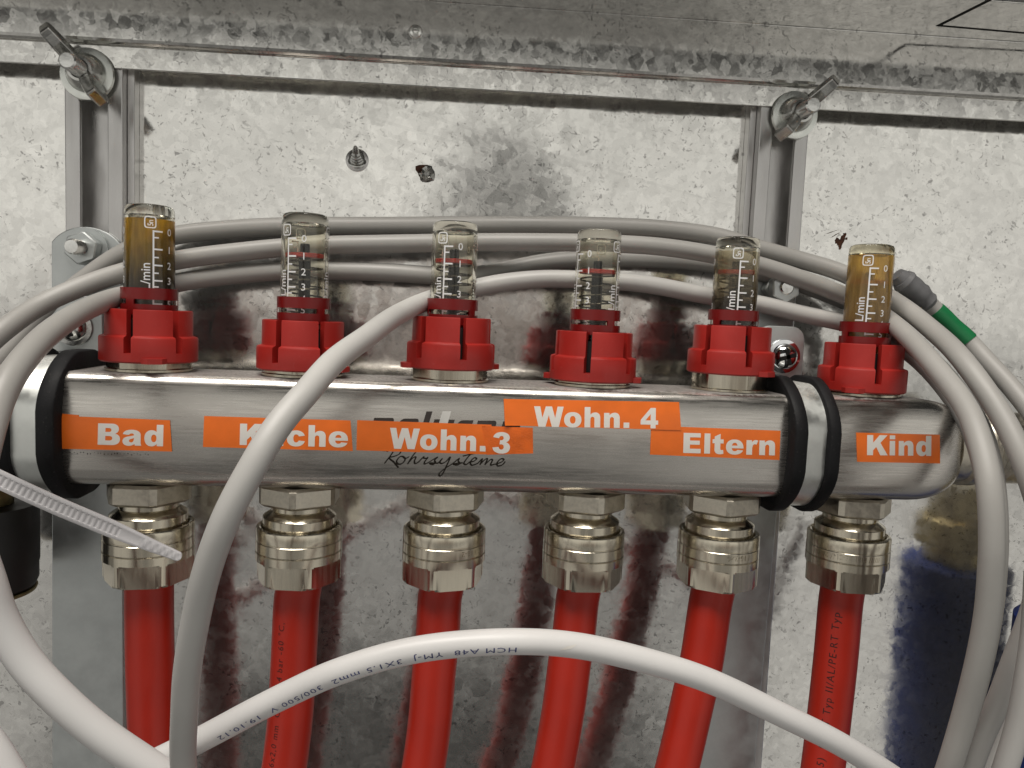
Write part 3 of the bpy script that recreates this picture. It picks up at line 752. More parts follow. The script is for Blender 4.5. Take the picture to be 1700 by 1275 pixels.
# clamp screws (pan head, cross recess)
def pan_screw(put, c, R, mat='chrome'):
    b = MB()
    b.lathe([(R+1.6, 0), (R+1.7, 0.3), (R+1.5, 0.9), (R*0.99, 1.0), (R, 1.5), (R*0.96, 2.4), (R*0.80, 3.5), (R*0.5, 4.3), (R*0.2, 4.55), (0.05, 4.6)], 44, c, axis='y', cap0=True, cap1=False)
    s_ = put(b, 'clamp_screw', mat)
    b = MB()
    for rot in (0.3, 0.3+pi/2):
        d = Vector((math.cos(rot), 0, math.sin(rot))); n = Vector((-d.z, 0, d.x)); q = Vector(c)
        L, w = R*0.66, R*0.15
        b.add([q+d*sx*L+n*sy*w+Vector((0, -hh, 0)) for hh in (3.4, 4.72) for sx, sy in ((-1, -1), (1, -1), (1, 1), (-1, 1))],
              [(0, 3, 2, 1), (4, 5, 6, 7), (0, 1, 5, 4), (1, 2, 6, 5), (2, 3, 7, 6), (3, 0, 4, 7)], False)
    put(b, 'cross_recess', 'dark')
def hex_bolt(put, c, length, rot, nuts=1):
    b = MB(); b.lathe([(3.2, 0.02), (7.4, 0.02), (7.4, 1.3), (3.2, 1.3)], 40, c, axis='y'); put(b, 'washer', 'zinc')
    b = MB()
    for i in range(nuts): b.hexprism(5.9, 1.35+i*5.3, 6.2+i*5.3, rot+0.5*i, 0.5, c, axis='y')
    put(b, 'hex_nut', 'zinc')
    b = MB(); thread(b, 2.7, 0.5, length, c); put(b, 'threaded_stud', 'steel_screw')
t, put = clamp((-163.0, -158.3), (-158.3, -150.0), (-150.0, -144.6), (-169, -145), '', (-2, 1), 67.0)
hex_bolt(put, at(146, 414, 28.4), 12.5, 0.35); pan_screw(put, (-156, 16, 31), 4.8, 'steel_screw')
tag(t, 'left pipe clamp, black rubber lining and zinc strap, partly cut off by the frame edge', 'pipe clamp', 'rubber-lined clamps holding the bar')
t, put = clamp((90.0, 94.6), (94.6, 102.2), (102.2, 106.3), (88, 111.5), '', (-6, -4), 62.0)
hex_bolt(put, at(1284, 479, 28.4), 12.0, 0.1, 2); pan_screw(put, Vector((at(1304, 592, 14).x, 16, at(1304, 592, 14).z)), 4.9)
tag(t, 'right pipe clamp with bright strap between two black rubber edges, beside the Kind label', 'pipe clamp', 'rubber-lined clamps holding the bar')

# ================================================================== FLOW METERS
def cap_mesh(ztop, zbot, hasdent):
    """slotted two-step red lock cap; local z; tab direction = local -Y"""
    zs = ztop-8.6                      # the step between the upper and the lower ring
    zslot = zs-5.2
    R1, R2 = 13.45, 15.1
    ang = []
    for i in range(6):
        a0 = -pi/2+pi/6+i*pi/3; hw1 = 0.076
        ang += [(a0-hw1-1e-4, 0), (a0-hw1, 1), (a0+hw1, 1), (a0+hw1+1e-4, 0)]
        for q in range(1, 9): ang.append((a0+hw1+(pi/3-2*hw1)*q/9, 0))
    rows = [(zbot, 12.6, 0), (zbot, R2-0.5, 0), (zbot+0.5, R2, 0), (zslot-0.05, R2, 0), (zslot, R2, 1), (zs-0.7, R2, 1), (zs-0.2, R2-0.25, 1), (zs, R2-0.8, 1), (zs+0.25, R1+0.1, 1),
            (zs+0.6, R1, 1), (ztop-0.5, R1-0.05, 1), (ztop-0.12, R1-0.2, 1), (ztop, R1-0.6, 1), (ztop, 11.2, 1), (ztop-3, 11.0, 1), (ztop-3.2, 8.0, 1)]
    vs = []; fs = []; n = len(ang)
    for z, r, sl in rows:
        for a, s in ang:
            rr = min(r, 10.9) if (s and sl) else r
            vs.append((rr*math.cos(a), rr*math.sin(a), z))
    for j in range(len(rows)-1):
        for i in range(n):
            if ang[i][1] and ang[(i+1) % n][1] and rows[j][2] and rows[j+1][2]: continue      # the slots are open
            a, c = j*n+i, j*n+(i+1) % n; fs.append((a, c, c+n, a+n))
    b = MB(); b.add(vs, fs, True)
    for sgn in (-1, 1):                 # two opposite grip tabs on the rim
        pts = []
        for i in range(9):
            a = -pi/2*1+(0 if sgn < 0 else pi)+(-0.25+0.5*i/8); e = 1-abs(i-4)/4.0
            pts.append((a, R2+0.2+1.9*min(1, e*2.2)))
        v = [(r_*math.cos(a), r_*math.sin(a), z) for z in (zbot+0.02, zbot+1.75) for a, r_ in pts]+[((R2-1)*math.cos(a), (R2-1)*math.sin(a), z) for z in (zbot+0.02, zbot+1.75) for a, r_ in pts]
        f = []
        for i in range(8): f += [(i, i+1, i+10, i+9), (18+i, 18+i+9, 19+i+9, 19+i), (i, 18+i, 19+i, i+1), (9+i, 10+i, 28+i, 27+i)]
        f += [(0, 9, 27, 18), (8, 26, 35, 17)]
        b.add(v, f, False)
    return b
RT = 7.65
ZT = 54.0      # tube top above the bar top
def tube_mesh():
    """one closed thick-walled tube with a solid roof, open at the bottom"""
    b = MB()
    pr = [(RT+.25, 16), (RT, ZT-3.0), (RT-0.1, ZT-1.3), (RT-0.5, ZT-0.45), (RT-1.3, ZT-0.05), (RT-2.2, ZT), (0.02, ZT+0.05),
          (0.02, ZT-3.3), (RT-1.7, ZT-3.3), (RT-1.15, ZT-3.8), (RT-0.85, 16)]
    b.lathe(pr+[pr[0]], 64, cap0=False, cap1=False); return b
def wrap_tube(mb, vs, fs, a0, z0, R=None):
    """2d (u,v) in mm -> on the tube: u to the right as seen from outside"""
    R = R or RT
    mb.add([((R+.28)*math.sin(a0+u/R), -(R+.28)*math.cos(a0+u/R), z0+v) for u, v in vs], fs, True)
def grid_rect(u0, u1, v0, v1, n=8):
    vs = []; fs = []
    for i in range(n+1): vs += [(u0+(u1-u0)*i/n, v0), (u0+(u1-u0)*i/n, v1)]
    for i in range(n): fs.append((2*i, 2*i+2, 2*i+3, 2*i+1))
    return vs, fs
ZD = [ZT-9.0, ZT-14.7, ZT-19.8, ZT-24.7, ZT-28.6, ZT-32.2]
def print_mesh():
    b = MB()
    for rep in range(3):
        A = rep*2*pi/3
        v, f = grid_rect(-0.25, 0.25, ZD[5]-0.2, ZD[0]+0.55, 2); wrap_tube(b, v, f, A, 0)
        for i in range(6):
            v, f = grid_rect(0.25, 2.75, ZD[i]-.02, ZD[i]+.5, 5); wrap_tube(b, v, f, A, 0)
            if i < 5:
                zm = (ZD[i]+ZD[i+1])/2+(0.9 if i == 0 else 0); v, f = grid_rect(0.25, 1.55, zm-.02, zm+.42, 3); wrap_tube(b, v, f, A, 0)
            t, g = text2d(str(i), 3.25, 0.015, 0, 1, 0.4, 3); x0, x1, y0, y1 = bbox2(t)
            wrap_tube(b, [(x-(x0+x1)/2, y-1.0) for x, y in t], g, A+5.15/RT, ZD[i]+0.2)
        t, g = text2d('L/min', 3.9, 0.03, 0, 1.0, 0.4, 3)
        wrap_tube(b, [(-y, x) for x, y in t], g, A-0.95/RT, ZD[5]+4.6)
        # rounded square badge with a letter, above the scale
        out = []; inn = []
        for i in range(33):
            a = 2*pi*i/32; cx_, sx_ = math.cos(a), math.sin(a)
            p = (abs(cx_)**0.4*math.copysign(1, cx_), abs(sx_)**0.4*math.copysign(1, sx_)); out.append((p[0]*1.75-0.9, p[1]*1.9)); inn.append((p[0]*1.40-0.9, p[1]*1.55))
        vs = out+inn; fs = [(i, i+1, 33+i+1, 33+i) for i in range(32)]; wrap_tube(b, vs, fs, A, ZD[0]+3.0)
        t, g = text2d('5n', 2.3, 0.02, 0, 0.8, 0.4, 3); wrap_tube(b, [(-y-0.1, x-1.25) for x, y in t], g, A, ZD[0]+3.0)
    return b
def clip_mesh(holes=True):
    b = MB(); R = 8.75
    rows = [(ZC0, R, 0), (ZC0+3.3, R, 0), (ZC0+3.35, R, 1), (ZC0+4.9, R, 1), (ZC0+4.95, R, 0), (ZC0+8.6, R, 0)]
    n = 72; vs = []; fs = []
    wins = [(-1.35, 0.55), (0.85, 2.6), (2.95, 4.6)]
    for z, r, s in rows:
        for i in range(n): a = -pi/2+2*pi*i/n; vs.append((r*math.cos(a), r*math.sin(a), z))
    for z, r, s in rows:
        for i in range(n): a = -pi/2+2*pi*i/n; vs.append(((r-0.75)*math.cos(a), (r-0.75)*math.sin(a), z))
    K = len(rows)*n
    def op(i):
        a = ((i+0.5)/n*2*pi+1.4) % (2*pi)-1.4; return any(p <= a <= q for p, q in wins)
    for i in range(n):
        for j in range(len(rows)-1):
            if j == 2 and op(i): continue
            a, c = j*n+i, j*n+(i+1) % n
            fs += [(a, c, c+n, a+n), (K+a+n, K+c+n, K+c, K+a)]
        a, c = i, (i+1) % n; fs.append((K+a, K+c, c, a)); a, c = 5*n+i, 5*n+(i+1) % n; fs.append((a, c, K+c, K+a))
        if op(i):
            a, c = 2*n+i, 2*n+(i+1) % n; fs.append((a, c, K+c, K+a)); a, c = 3*n+i, 3*n+(i+1) % n; fs.append((K+a, K+c, c, a))
    b.add(vs, fs, True); return b
ZC0 = 18.3
def spring_mesh(z0, z1, turns=6):
    pts = [Vector((5.9*math.cos(q*0.35), 5.9*math.sin(q*0.35), z0+(z1-z0)*q/(turns*18.0))) for q in range(turns*18+1)]
    b = MB(); b.sweep(pts, 0.32, 8); return b
first = {}
def part(key, builder, name, mat, parent, **kw):
    """build a part once, afterwards copy it"""
    if key in first: return copy_part(first[key], parent)
    first[key] = builder().build(name, mat, parent, **kw); return first[key]
XS = [-125, -75, -25, 25, 75, 125]
FACE = [math.degrees(math.atan2(CP.x-x, -CP.y)) for x in XS]     # direction of the photographer from each valve
#      cap top, cap bottom (world z), disc z, rod top z, tab angle, scale angle, hex angle, liquid, look
FM = [(38.4, 21.4, 56.5, 59.5,   5,   8,  20, 'liq_a', 'flow gauge full of dark amber water, above the Bad label'),
      (36.9, 20.4, 58.5, 62.5,  55, -41, -10, None,    'clear flow gauge with black rod, above the Küche label, beside the crossing cable'),
      (40.1, 22.6, 59.0, 63.1, 106, -24, -18, None,    'clear flow gauge on a tall exposed hex nut, above the Wohn.3 label'),
      (37.2, 20.1, 57.9, 61.6,  83,  59,   0, None,    'clear flow gauge with cap slot facing front, above the Wohn. 4 label'),
      (41.2, 24.3, 60.1, 63.9,  54,   9,  27, 'liq_c', 'flow gauge clouded brown in its lower half, above the Eltern label'),
      (36.9, 19.7, 58.9, 62.5,  -9,   0,  10, 'liq_b', 'flow gauge full of light amber water, above the Kind label')]
for i, (ct, cb, dz, rz, tab, scl, hx, liq, lab) in enumerate(FM):
    tab += FACE[i]; scl += FACE[i]; hx += FACE[i]
    t = empty('flow_meter', (XS[i], 0, HB)); tz0 = HB
    b = MB(); b.lathe([(13.0, 0.0), (13.4, 0.15), (13.4, 0.9), (13.0, 1.1), (11, 1.1)], 56); b.build('collar', 'nickel', t) if 'collar' not in first else None
    if 'collar' not in first: first['collar'] = t.children[0]
    else: copy_part(first['collar'], t)
    zb = cb-tz0
    b = MB(); b.hexprism(13.2, 0.9, max(zb+0.9, 2.6), math.radians(hx-90), 0.15, bevel=0.13); b.build('hex_nut', 'nickel', t)
    c = cap_mesh(ct-tz0, zb, False).build('lock_cap', 'red_cap', t, sharp=30); c.rotation_euler = (0, 0, math.radians(tab))
    b = MB(); b.lathe([(10.6, zb+1.5), (10.6, ct-tz0-3.3), (7.9, ct-tz0-3.3)], 40, cap1=False); b.build('slot_dark_core', 'black', t)  # black core added so the hollow behind the cap slots looks dark
    tb = part('tube_amber' if liq == 'liq_b' else 'tube', tube_mesh, 'sight_tube', 'tube_amber' if liq == 'liq_b' else 'tube', t)
    pr = part('print', print_mesh, 'scale_print', 'tube_print', tb); pr.parent = tb; pr.rotation_euler = (0, 0, math.radians(scl))
    cl = part('clip', clip_mesh, 'clip_ring', 'clip', t); cl.rotation_euler = (0, 0, math.radians(FACE[i]+(scl-FACE[i]+35 if abs(scl-FACE[i]) < 30 else 0))); cl.location.z = (max(ct-38.0, -1.5)+0.0)*S*0.5
    dzl, rzl = dz-tz0, rz-tz0
    b = MB(); b.lathe([(1.55, dzl), (1.55, rzl-.3), (1.3, rzl), (0.02, rzl)], 24); b.lathe([(1.95, 12), (1.95, dzl-0.8)], 24); b.build('indicator_rod', 'rod', t)
    b = MB(); b.lathe([(6.2, dzl-0.75), (6.35, dzl-0.55), (6.35, dzl+0.5), (6.1, dzl+0.7), (1.6, dzl+0.7)], 40); b.build('float_disc', 'disc', t)
    spring_mesh(17, dzl-1.0, 7).build('spring', 'spring', t)
    if liq:
        b = MB(); top_ = ZT-4.6 if liq == 'liq_a' else (ZT-3.7 if liq != 'liq_c' else ZT-5)
        b.lathe([(6.72, 15), (6.72, top_-0.1), (6.6, top_), (0.02, top_-0.2)], 40, cap0=False, cap1=False); b.build('water', liq, t)
    tag(t, lab, 'flow meter', 'six red-capped flow meters along the bar')

# ================================================================== COMPRESSION FITTINGS
def fit_body():
    b = MB(); b.lathe([(9.6, -25.2), (9.6, -27.6), (9.2, -27.8), (12.1, -29.8), (12.3, -30.1), (12.3, -34.8), (11, -35)], 64, cap0=True, cap1=True); return b
def fit_ring():
    b = MB()
    b.lathe([(12.5, -36), (12.55, -34.0), (12.9, -33.3), (13.5, -33.1), (14.2, -33.3), (14.45, -33.9), (14.45, -37.4), (14.3, -37.6), (14.3, -37.85), (14.5, -38.05), (14.55, -41.3), (14.35, -41.5), (14.3, -41.75), (14.55, -41.9)], 72, cap0=False, cap1=False)
    # wrench flats milled into the lower skirt
    n = 144; rows = [(-41.9, 0), (-44.55, 0), (-44.95, 1), (-45.05, 2), (-45.3, 3), (-51.6, 3), (-52.4, 4)]
    vs = []; fs = []; R = 14.55; ap = 12.85; rr = 1.1
    for z, kk in rows:
        for i in range(n):
            a = 2*pi*i/n; m_ = ((a+pi/6) % (pi/3))-pi/6
            flat = ap/math.cos(m_); r = R
            if kk:
                # rounded upper corners of each flat: near its side edges the flat starts a little lower
                lat = abs(ap*math.tan(m_)); half = math.sqrt(R*R-ap*ap); dd = half-lat
                rz_ = -44.95-(rr-math.sqrt(max(0, rr*rr-(rr-dd)**2)) if 0 < dd < rr else 0)
                if flat < R and z <= rz_+1e-6: r = flat
                if kk == 4: r = min(r, R-0.9)
            vs.append((r*math.cos(a), r*math.sin(a), z))
    for j in range(len(rows)-1):
        for i in range(n):
            a, c = j*n+i, j*n+(i+1) % n; fs.append((a, c, c+n, a+n))
    fs.append(tuple(range((len(rows)-1)*n, len(rows)*n)))
    b.add(vs, fs, True); return b
FITROT = [-13, -16, 15, 11, -9, 22]; NUTROT = [5, -10, -12, 23, 13, -12]
FLAB = ['nickel compression fitting on the leftmost pipe, tip of the cable tie in front of it',
        'nickel compression fitting under the Küche label, on the second pipe from the left', 'nickel compression fitting straight below the printed script, on the third pipe',
        'nickel compression fitting on the fourth pipe, below and right of the patched number', 'nickel compression fitting just left of the right clamp, on the fifth pipe',
        'nickel compression fitting with raised digits, below the Kind label']
def emboss(mb, body, a0, z, flip=True, size=2.6):
    v, f = text2d(body, size, 0.02, 0, 1.05, 0.5, 2); x0, x1, y0, y1 = bbox2(v); R = 14.56
    out = []
    for x, y in v:
        x = x-(x0+x1)/2; y = y-(y0+y1)/2
        if flip: x, y = -x, -y
        out.append((x, y))
    for off in (0.22,):
        mb.add([((R+off)*math.sin(a0+x/R), -(R+off)*math.cos(a0+x/R), z+y) for x, y in out], f, True)
for i in range(6):
    t = empty('compression_fitting', (XS[i], 0, 0))
    first.setdefault('fb', None)
    if first['fb'] is None:
        first['fb'] = fit_body().build('body', 'nickel', t, sharp=28)
        first['fr'] = fit_ring().build('clamping_ring', 'nickel', t, sharp=25)
        b = MB(); b.hexprism(14.1, -25.6, -18.4, 0, 0.9, bevel=0.16)
        first['fn'] = b.build('hex_nut', 'nickel_rough', t, bevel=0.15); fb, fr_, fn = first['fb'], first['fr'], first['fn']
    else: fb, fr_, fn = (copy_part(first[q], t) for q in ('fb', 'fr', 'fn'))
    fr_.rotation_euler = (0, 0, math.radians(FITROT[i]+FACE[i]-90)); fn.rotation_euler = (0, 0, math.radians(NUTROT[i]+FACE[i]-90))
    if i in (0, 2, 4, 5):
        b = MB(); tx_, a_, z_ = {0: ('16-2', 0.75, -38.8), 2: ('/// 16-2', 0.72, -39.6), 4: ('/// 16-2x6', 0.62, -39.6), 5: ('////// HH 16-2M/ 26 ////', -0.02, -39.6)}[i]; emboss(b, tx_, a_+math.radians(FACE[i]), z_)
        b.build('raised_digits', 'nickel', t)
    tag(t, FLAB[i], 'pipe fitting', 'six nickel compression fittings under the bar')

# ================================================================== RED PIPES
def wrap_curve(mb, vs, fs, path, s0, d, rot, R):
    """lay 2d lettering on a swept pipe: u runs along the path from distance s0 (d=+1/-1), v around it; rot = angle away from facing the camera"""
    fr = frames(path); L = [0]
    for i in range(1, len(path)): L.append(L[-1]+(path[i]-path[i-1]).length)
    out = []
    for u, v in vs:
        s = s0+d*u; s = max(0.0, min(L[-1]-1e-4, s)); j = 0
        lo, hi = 0, len(L)-1
        while hi-lo > 1:
            m_ = (lo+hi)//2
            if L[m_] <= s: lo = m_
            else: hi = m_
        f = (s-L[lo])/(L[lo+1]-L[lo]); p = path[lo].lerp(path[lo+1], f); tt = (path[lo+1]-path[lo]).normalized()
        vw = (CP-p); e1 = (vw-tt*vw.dot(tt)).normalized(); e2 = e1.cross(tt)*d      # e2: 'up' of the text
        a = rot+v/R
        out.append(p+(e1*math.cos(a)+e2*math.sin(a))*R)
    mb.add(out, fs, True)
def arc_y(path, py):
    best = None; L = 0
    for i, p in enumerate(path):
        if i: L += (p-path[i-1]).length
        q = p-CP; y = H/2+F*q.dot(dn)/q.dot(fwd)
        if best is None or abs(y-py) < best[0]: best = (abs(y-py), L)
    return best[1]
PP = [[(248, 975), (249, 1085), (252, 1200), (255, 1290), (258, 1400), (262, 1700)], [(497, 975), (494, 985), (487, 1112), (481.5, 1197), (472, 1275), (455, 1390), (410, 1700)],
      [(733, 975), (731, 985), (726.7, 1056), (720.8, 1112), (713.7, 1197), (703, 1275), (682, 1390), (620, 1700)], [(962.5, 970), (959.6, 988), (953, 1050), (946, 1096), (936.7, 1169), (917.8, 1275), (888, 1400), (800, 1700)],
      [(1185.5, 970), (1182, 986), (1164.5, 1098), (1151.8, 1155), (1123.8, 1275), (1088, 1400), (985, 1700)], [(1400, 965), (1396.5, 991), (1388, 1084), (1378.8, 1169), (1366, 1275), (1348, 1400), (1300, 1700)]]
PLAB = ['red heating pipe at the far left, beside the pale zinc strip', 'red heating pipe with faint black print, second from the left', 'red heating pipe below the printed script, third from the left',
        'red heating pipe bending left, fourth from the left', 'red heating pipe bending most to the left, in front of the dark grey strip', 'red heating pipe at right, black line of print running up it']
pipe_paths = []
for i, pts in enumerate(PP):
    V = [at(x, y, -0.4*j) for j, (x, y) in enumerate(pts)]
    V[0].x = V[0].x*0.5+XS[i]*0.5; 
    V = [Vector((XS[i], 0, -44))]+V
    path = spline(V, 3); pipe_paths.append(path)
    t = empty('heating_pipe', (XS[i], 0, -44)); c0 = Vector((XS[i], 0, -44))
    b = MB(); b.sweep([p-c0 for p in path], 7.8, 40); b.build('pipe', 'red_pipe', t)
    if i in (1, 5):
        b = MB()
        if i == 5:
            v, f = text2d('15)  PE-RT Typ II/AL/PE-RT Typ', 3.75, 0.012, 0, 1.22, 0.8, 2)
            Lt = sum((path[q]-path[q-1]).length for q in range(1, len(path)))
            x0, x1, y0, y1 = bbox2(v); wrap_curve(b, [(x, y-1.2) for x, y in v], f, path, arc_y(path, 1262), -1, 0.12, 7.84)
        else:
            v, f = text2d('16x2,0 mm  Class 5-4 bar -60 °C,', 3.2, -0.004, 0, 1.2, 0.8, 2); Lt = sum((path[q]-path[q-1]).length for q in range(1, len(path)))
            wrap_curve(b, [(x, y-1.1) for x, y in v], f, path, arc_y(path, 1270), -1, 0.62, 7.84)
        b.v = [(x-c0.x, y-c0.y, z-c0.z) for x, y, z in b.v]; b.build('printed_text', 'ink', t)
    tag(t, PLAB[i], 'pipe', 'six red heating pipes')

# ================================================================== CABLES
def cable(name, pts, R, mat, label, group='loops of pale control cable', wob=0.0, parts=False):
    V = [at(*p) for p in pts]; path = spline(V, 2.5)
    b = MB(); b.sweep(path, R, 28); o = b.build(name, mat)
    tag(o, label, 'cable', group); return o, path
R0 = 3.3
S2pts = [(-60,610,-24),(0,553,-14),(70,505,0),(140,474,8),(209,451,12),(300,431,14),(400,418,15),(500,409,16),(640,405,17),(850,402,17),(1000,404,17),(1100,410,17),(1190,424,16),(1262,441,16),(1330,463,15),(1400,490,14),
         (1450,514,10),(1500,552,-12),(1550,606,-35),(1606,680,-55),(1629,741,-65),(1643,812,-72),(1647,900,-75),(1645,950,-75),(1639,1020,-74),(1624,1100,-72),(1598,1200,-68),(1575,1275,-65),(1545,1360,-60)]
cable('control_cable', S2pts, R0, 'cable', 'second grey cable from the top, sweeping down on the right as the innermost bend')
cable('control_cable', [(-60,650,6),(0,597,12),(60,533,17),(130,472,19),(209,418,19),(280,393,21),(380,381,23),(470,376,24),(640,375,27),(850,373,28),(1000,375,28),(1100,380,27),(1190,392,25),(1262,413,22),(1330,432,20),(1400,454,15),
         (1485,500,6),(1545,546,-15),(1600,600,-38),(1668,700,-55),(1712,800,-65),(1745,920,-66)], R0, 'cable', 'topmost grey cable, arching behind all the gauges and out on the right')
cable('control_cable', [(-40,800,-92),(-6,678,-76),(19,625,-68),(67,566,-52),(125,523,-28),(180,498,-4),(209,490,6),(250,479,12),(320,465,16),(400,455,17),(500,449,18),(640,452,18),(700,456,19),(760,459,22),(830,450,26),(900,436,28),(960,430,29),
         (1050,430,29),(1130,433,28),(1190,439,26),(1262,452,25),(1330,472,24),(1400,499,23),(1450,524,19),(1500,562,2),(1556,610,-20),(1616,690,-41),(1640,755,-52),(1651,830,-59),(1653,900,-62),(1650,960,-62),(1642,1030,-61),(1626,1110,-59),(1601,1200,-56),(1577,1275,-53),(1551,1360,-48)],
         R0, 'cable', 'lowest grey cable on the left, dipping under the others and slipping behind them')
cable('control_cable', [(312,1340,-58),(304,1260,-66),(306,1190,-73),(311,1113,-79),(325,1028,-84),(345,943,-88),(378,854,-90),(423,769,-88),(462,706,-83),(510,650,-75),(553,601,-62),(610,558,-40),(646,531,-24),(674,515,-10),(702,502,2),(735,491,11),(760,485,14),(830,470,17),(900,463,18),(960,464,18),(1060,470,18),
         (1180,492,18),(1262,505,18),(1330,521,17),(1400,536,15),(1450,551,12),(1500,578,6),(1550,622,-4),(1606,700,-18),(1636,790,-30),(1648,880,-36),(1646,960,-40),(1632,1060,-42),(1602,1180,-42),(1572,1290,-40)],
         R0, 'cable_lit', 'pale grey cable rising in front of the bar across the Küche label')
WP = [(130,1330,-40),(190,1300,-38),(250,1268,-38),(326,1231,-40),(420,1181,-44),(480,1151,-46),(561,1115,-50),(688,1079,-52),(843,1065,-52),(961,1072,-50),(1102,1105,-48),(1187,1134,-46),(1300,1188,-44),(1389,1232,-42),(1474,1284,-40),(1560,1345,-38)]
wt = empty('mains_cable', at(843, 1065, -52)); wc = Vector(wt.location)/S
V = [at(*p) for p in WP]; wpath = spline(V, 2.5); b = MB(); b.sweep([p-wc for p in wpath], 3.75, 32); b.build('jacket', 'cable_white', wt)
# print on the cable: upside down, so it runs from right to left
def arc_at(path, px):
    best = None; L = 0
    for i, p in enumerate(path):
        if i: L += (p-path[i-1]).length
        q = p-CP; x = W/2+F*q.dot(rt)/q.dot(fwd)
        if best is None or abs(x-px) < best[0]: best = (abs(x-px), L)
    return best[1]
sA, sB = arc_at(wpath, 848), arc_at(wpath, 371)
v, f = text2d('HCM A48  YM-J  3X1.5 mm2  300/500 V  19.10.12', 2.7, 0.0, 0, 1.15, 0.6, 2); x0, x1, y0, y1 = bbox2(v)
kx = abs(sA-sB)/(x1-x0)
b = MB(); wrap_curve(b, [((x-x0)*kx, y*0.9-1.0) for x, y in v], f, wpath, sA, -1, 0.72, 3.785)
b.v = [(x-wc.x, y-wc.y, z-wc.z) for x, y, z in b.v]; b.build('printed_text', 'blue_ink', wt)
# small white nick in the jacket
b = MB(); v, f = ribbon(smooth2([(-2.2, -1.0), (-0.6, -0.2), (1.0, 0.4), (2.4, 1.2)], 6), lambda q, a, c: 0.42*math.sin(pi*min(1, max(0, q)))+0.05)
wrap_curve(b, v, f, wpath, arc_at(wpath, 938), 1, -0.25, 3.79); b.v = [(x-wc.x, y-wc.y, z-wc.z) for x, y, z in b.v]; b.build('nick', 'white_print', wt)
tag(wt, 'white mains cable with blue print, arching in front of the red pipes', 'cable')
cable('thick_cable', [(-50,880,-58),(-22,960,-60),(0,1026,-60),(42,1098,-60),(99,1160,-60),(165,1217,-59),(240,1268,-57),(310,1312,-55),(380,1350,-52)], 4.3, 'cable_white', 'thick pale cable curving from the left edge to the bottom', 'thick pale cables at lower left')
cable('thick_cable', [(-70,1180,-70),(-40,1213,-70),(-12,1250,-70),(14,1292,-70),(40,1340,-70)], 4.3, 'cable_white', 'thick pale cable just cutting the bottom left corner', 'thick pale cables at lower left')
cable('control_cable', [(1735,930,-50),(1718,1000,-52),(1703,1045,-53),(1681,1103,-54),(1657,1166,-54),(1633,1217,-53),(1611,1275,-52),(1585,1345,-50)], R0, 'cable_lit', 'grey cable leaning left in the bottom right corner, behind its neighbour')
cable('control_cable', [(1722,950,-66),(1716,1050,-67),(1705,1128,-67),(1690,1205,-66),(1669,1275,-65),(1645,1345,-63)], R0, 'cable_lit', 'pale cable at the extreme right edge of the bottom corner, foremost there')
cable('control_cable', [(1720,1080,-40),(1695,1160,-42),(1665,1230,-42),(1640,1285,-42),(1615,1345,-40)], R0, 'cable_lit', 'shaded cable glimpsed between two others in the bottom right corner')
# cable with taped end
tt = empty('taped_cable', at(1499, 465, 8)); tc0 = Vector(tt.location)/S
V = [at(*p) for p in [(1497,463,8),(1520,484,8),(1550,513,8),(1580,541,6),(1611,570,3),(1641,602,-3),(1683,648,-12),(1725,705,-22),(1760,790,-30)]]
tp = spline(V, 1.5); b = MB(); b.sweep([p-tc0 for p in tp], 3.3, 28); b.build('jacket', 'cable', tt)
def seg_of(path, pa, pb):
    a, c = arc_at(path, pa), arc_at(path, pb); L = 0; out = []
    for i, p in enumerate(path):
        if i: L += (p-path[i-1]).length
        if a <= L <= c: out.append(p-tc0)
    return out
b = MB(); sg = seg_of(tp, 1490, 1545)
def lumpy(f): return 4.0+0.45*(abs(math.sin(f*3*pi))**0.5)-0.9*max(0, 0.15-f)-0.5*(f > 0.7)+0.25*math.sin(f*23)
n_ = len(sg); b.sweep(sg, lumpy, 30); gt = b.build('grey_tape', 'grey_tape', tt)
b = MB(); q = sg[0]; d = (sg[1]-sg[0]).normalized(); b.sweep([q-d*2.6, q-d*1.3, q+d*0.4], lambda f: 2.6+1.0*f, 24); b.build('tape_tip', 'grey_tape', tt)
b = MB(); b.sweep(seg_of(tp, 1552, 1609), lambda f: 3.52+0.1*math.sin(f*9), 30); b.build('green_tape', 'green_tape', tt)
tag(tt, 'loose cable end wrapped in grey tape with a band of green tape', 'cable')

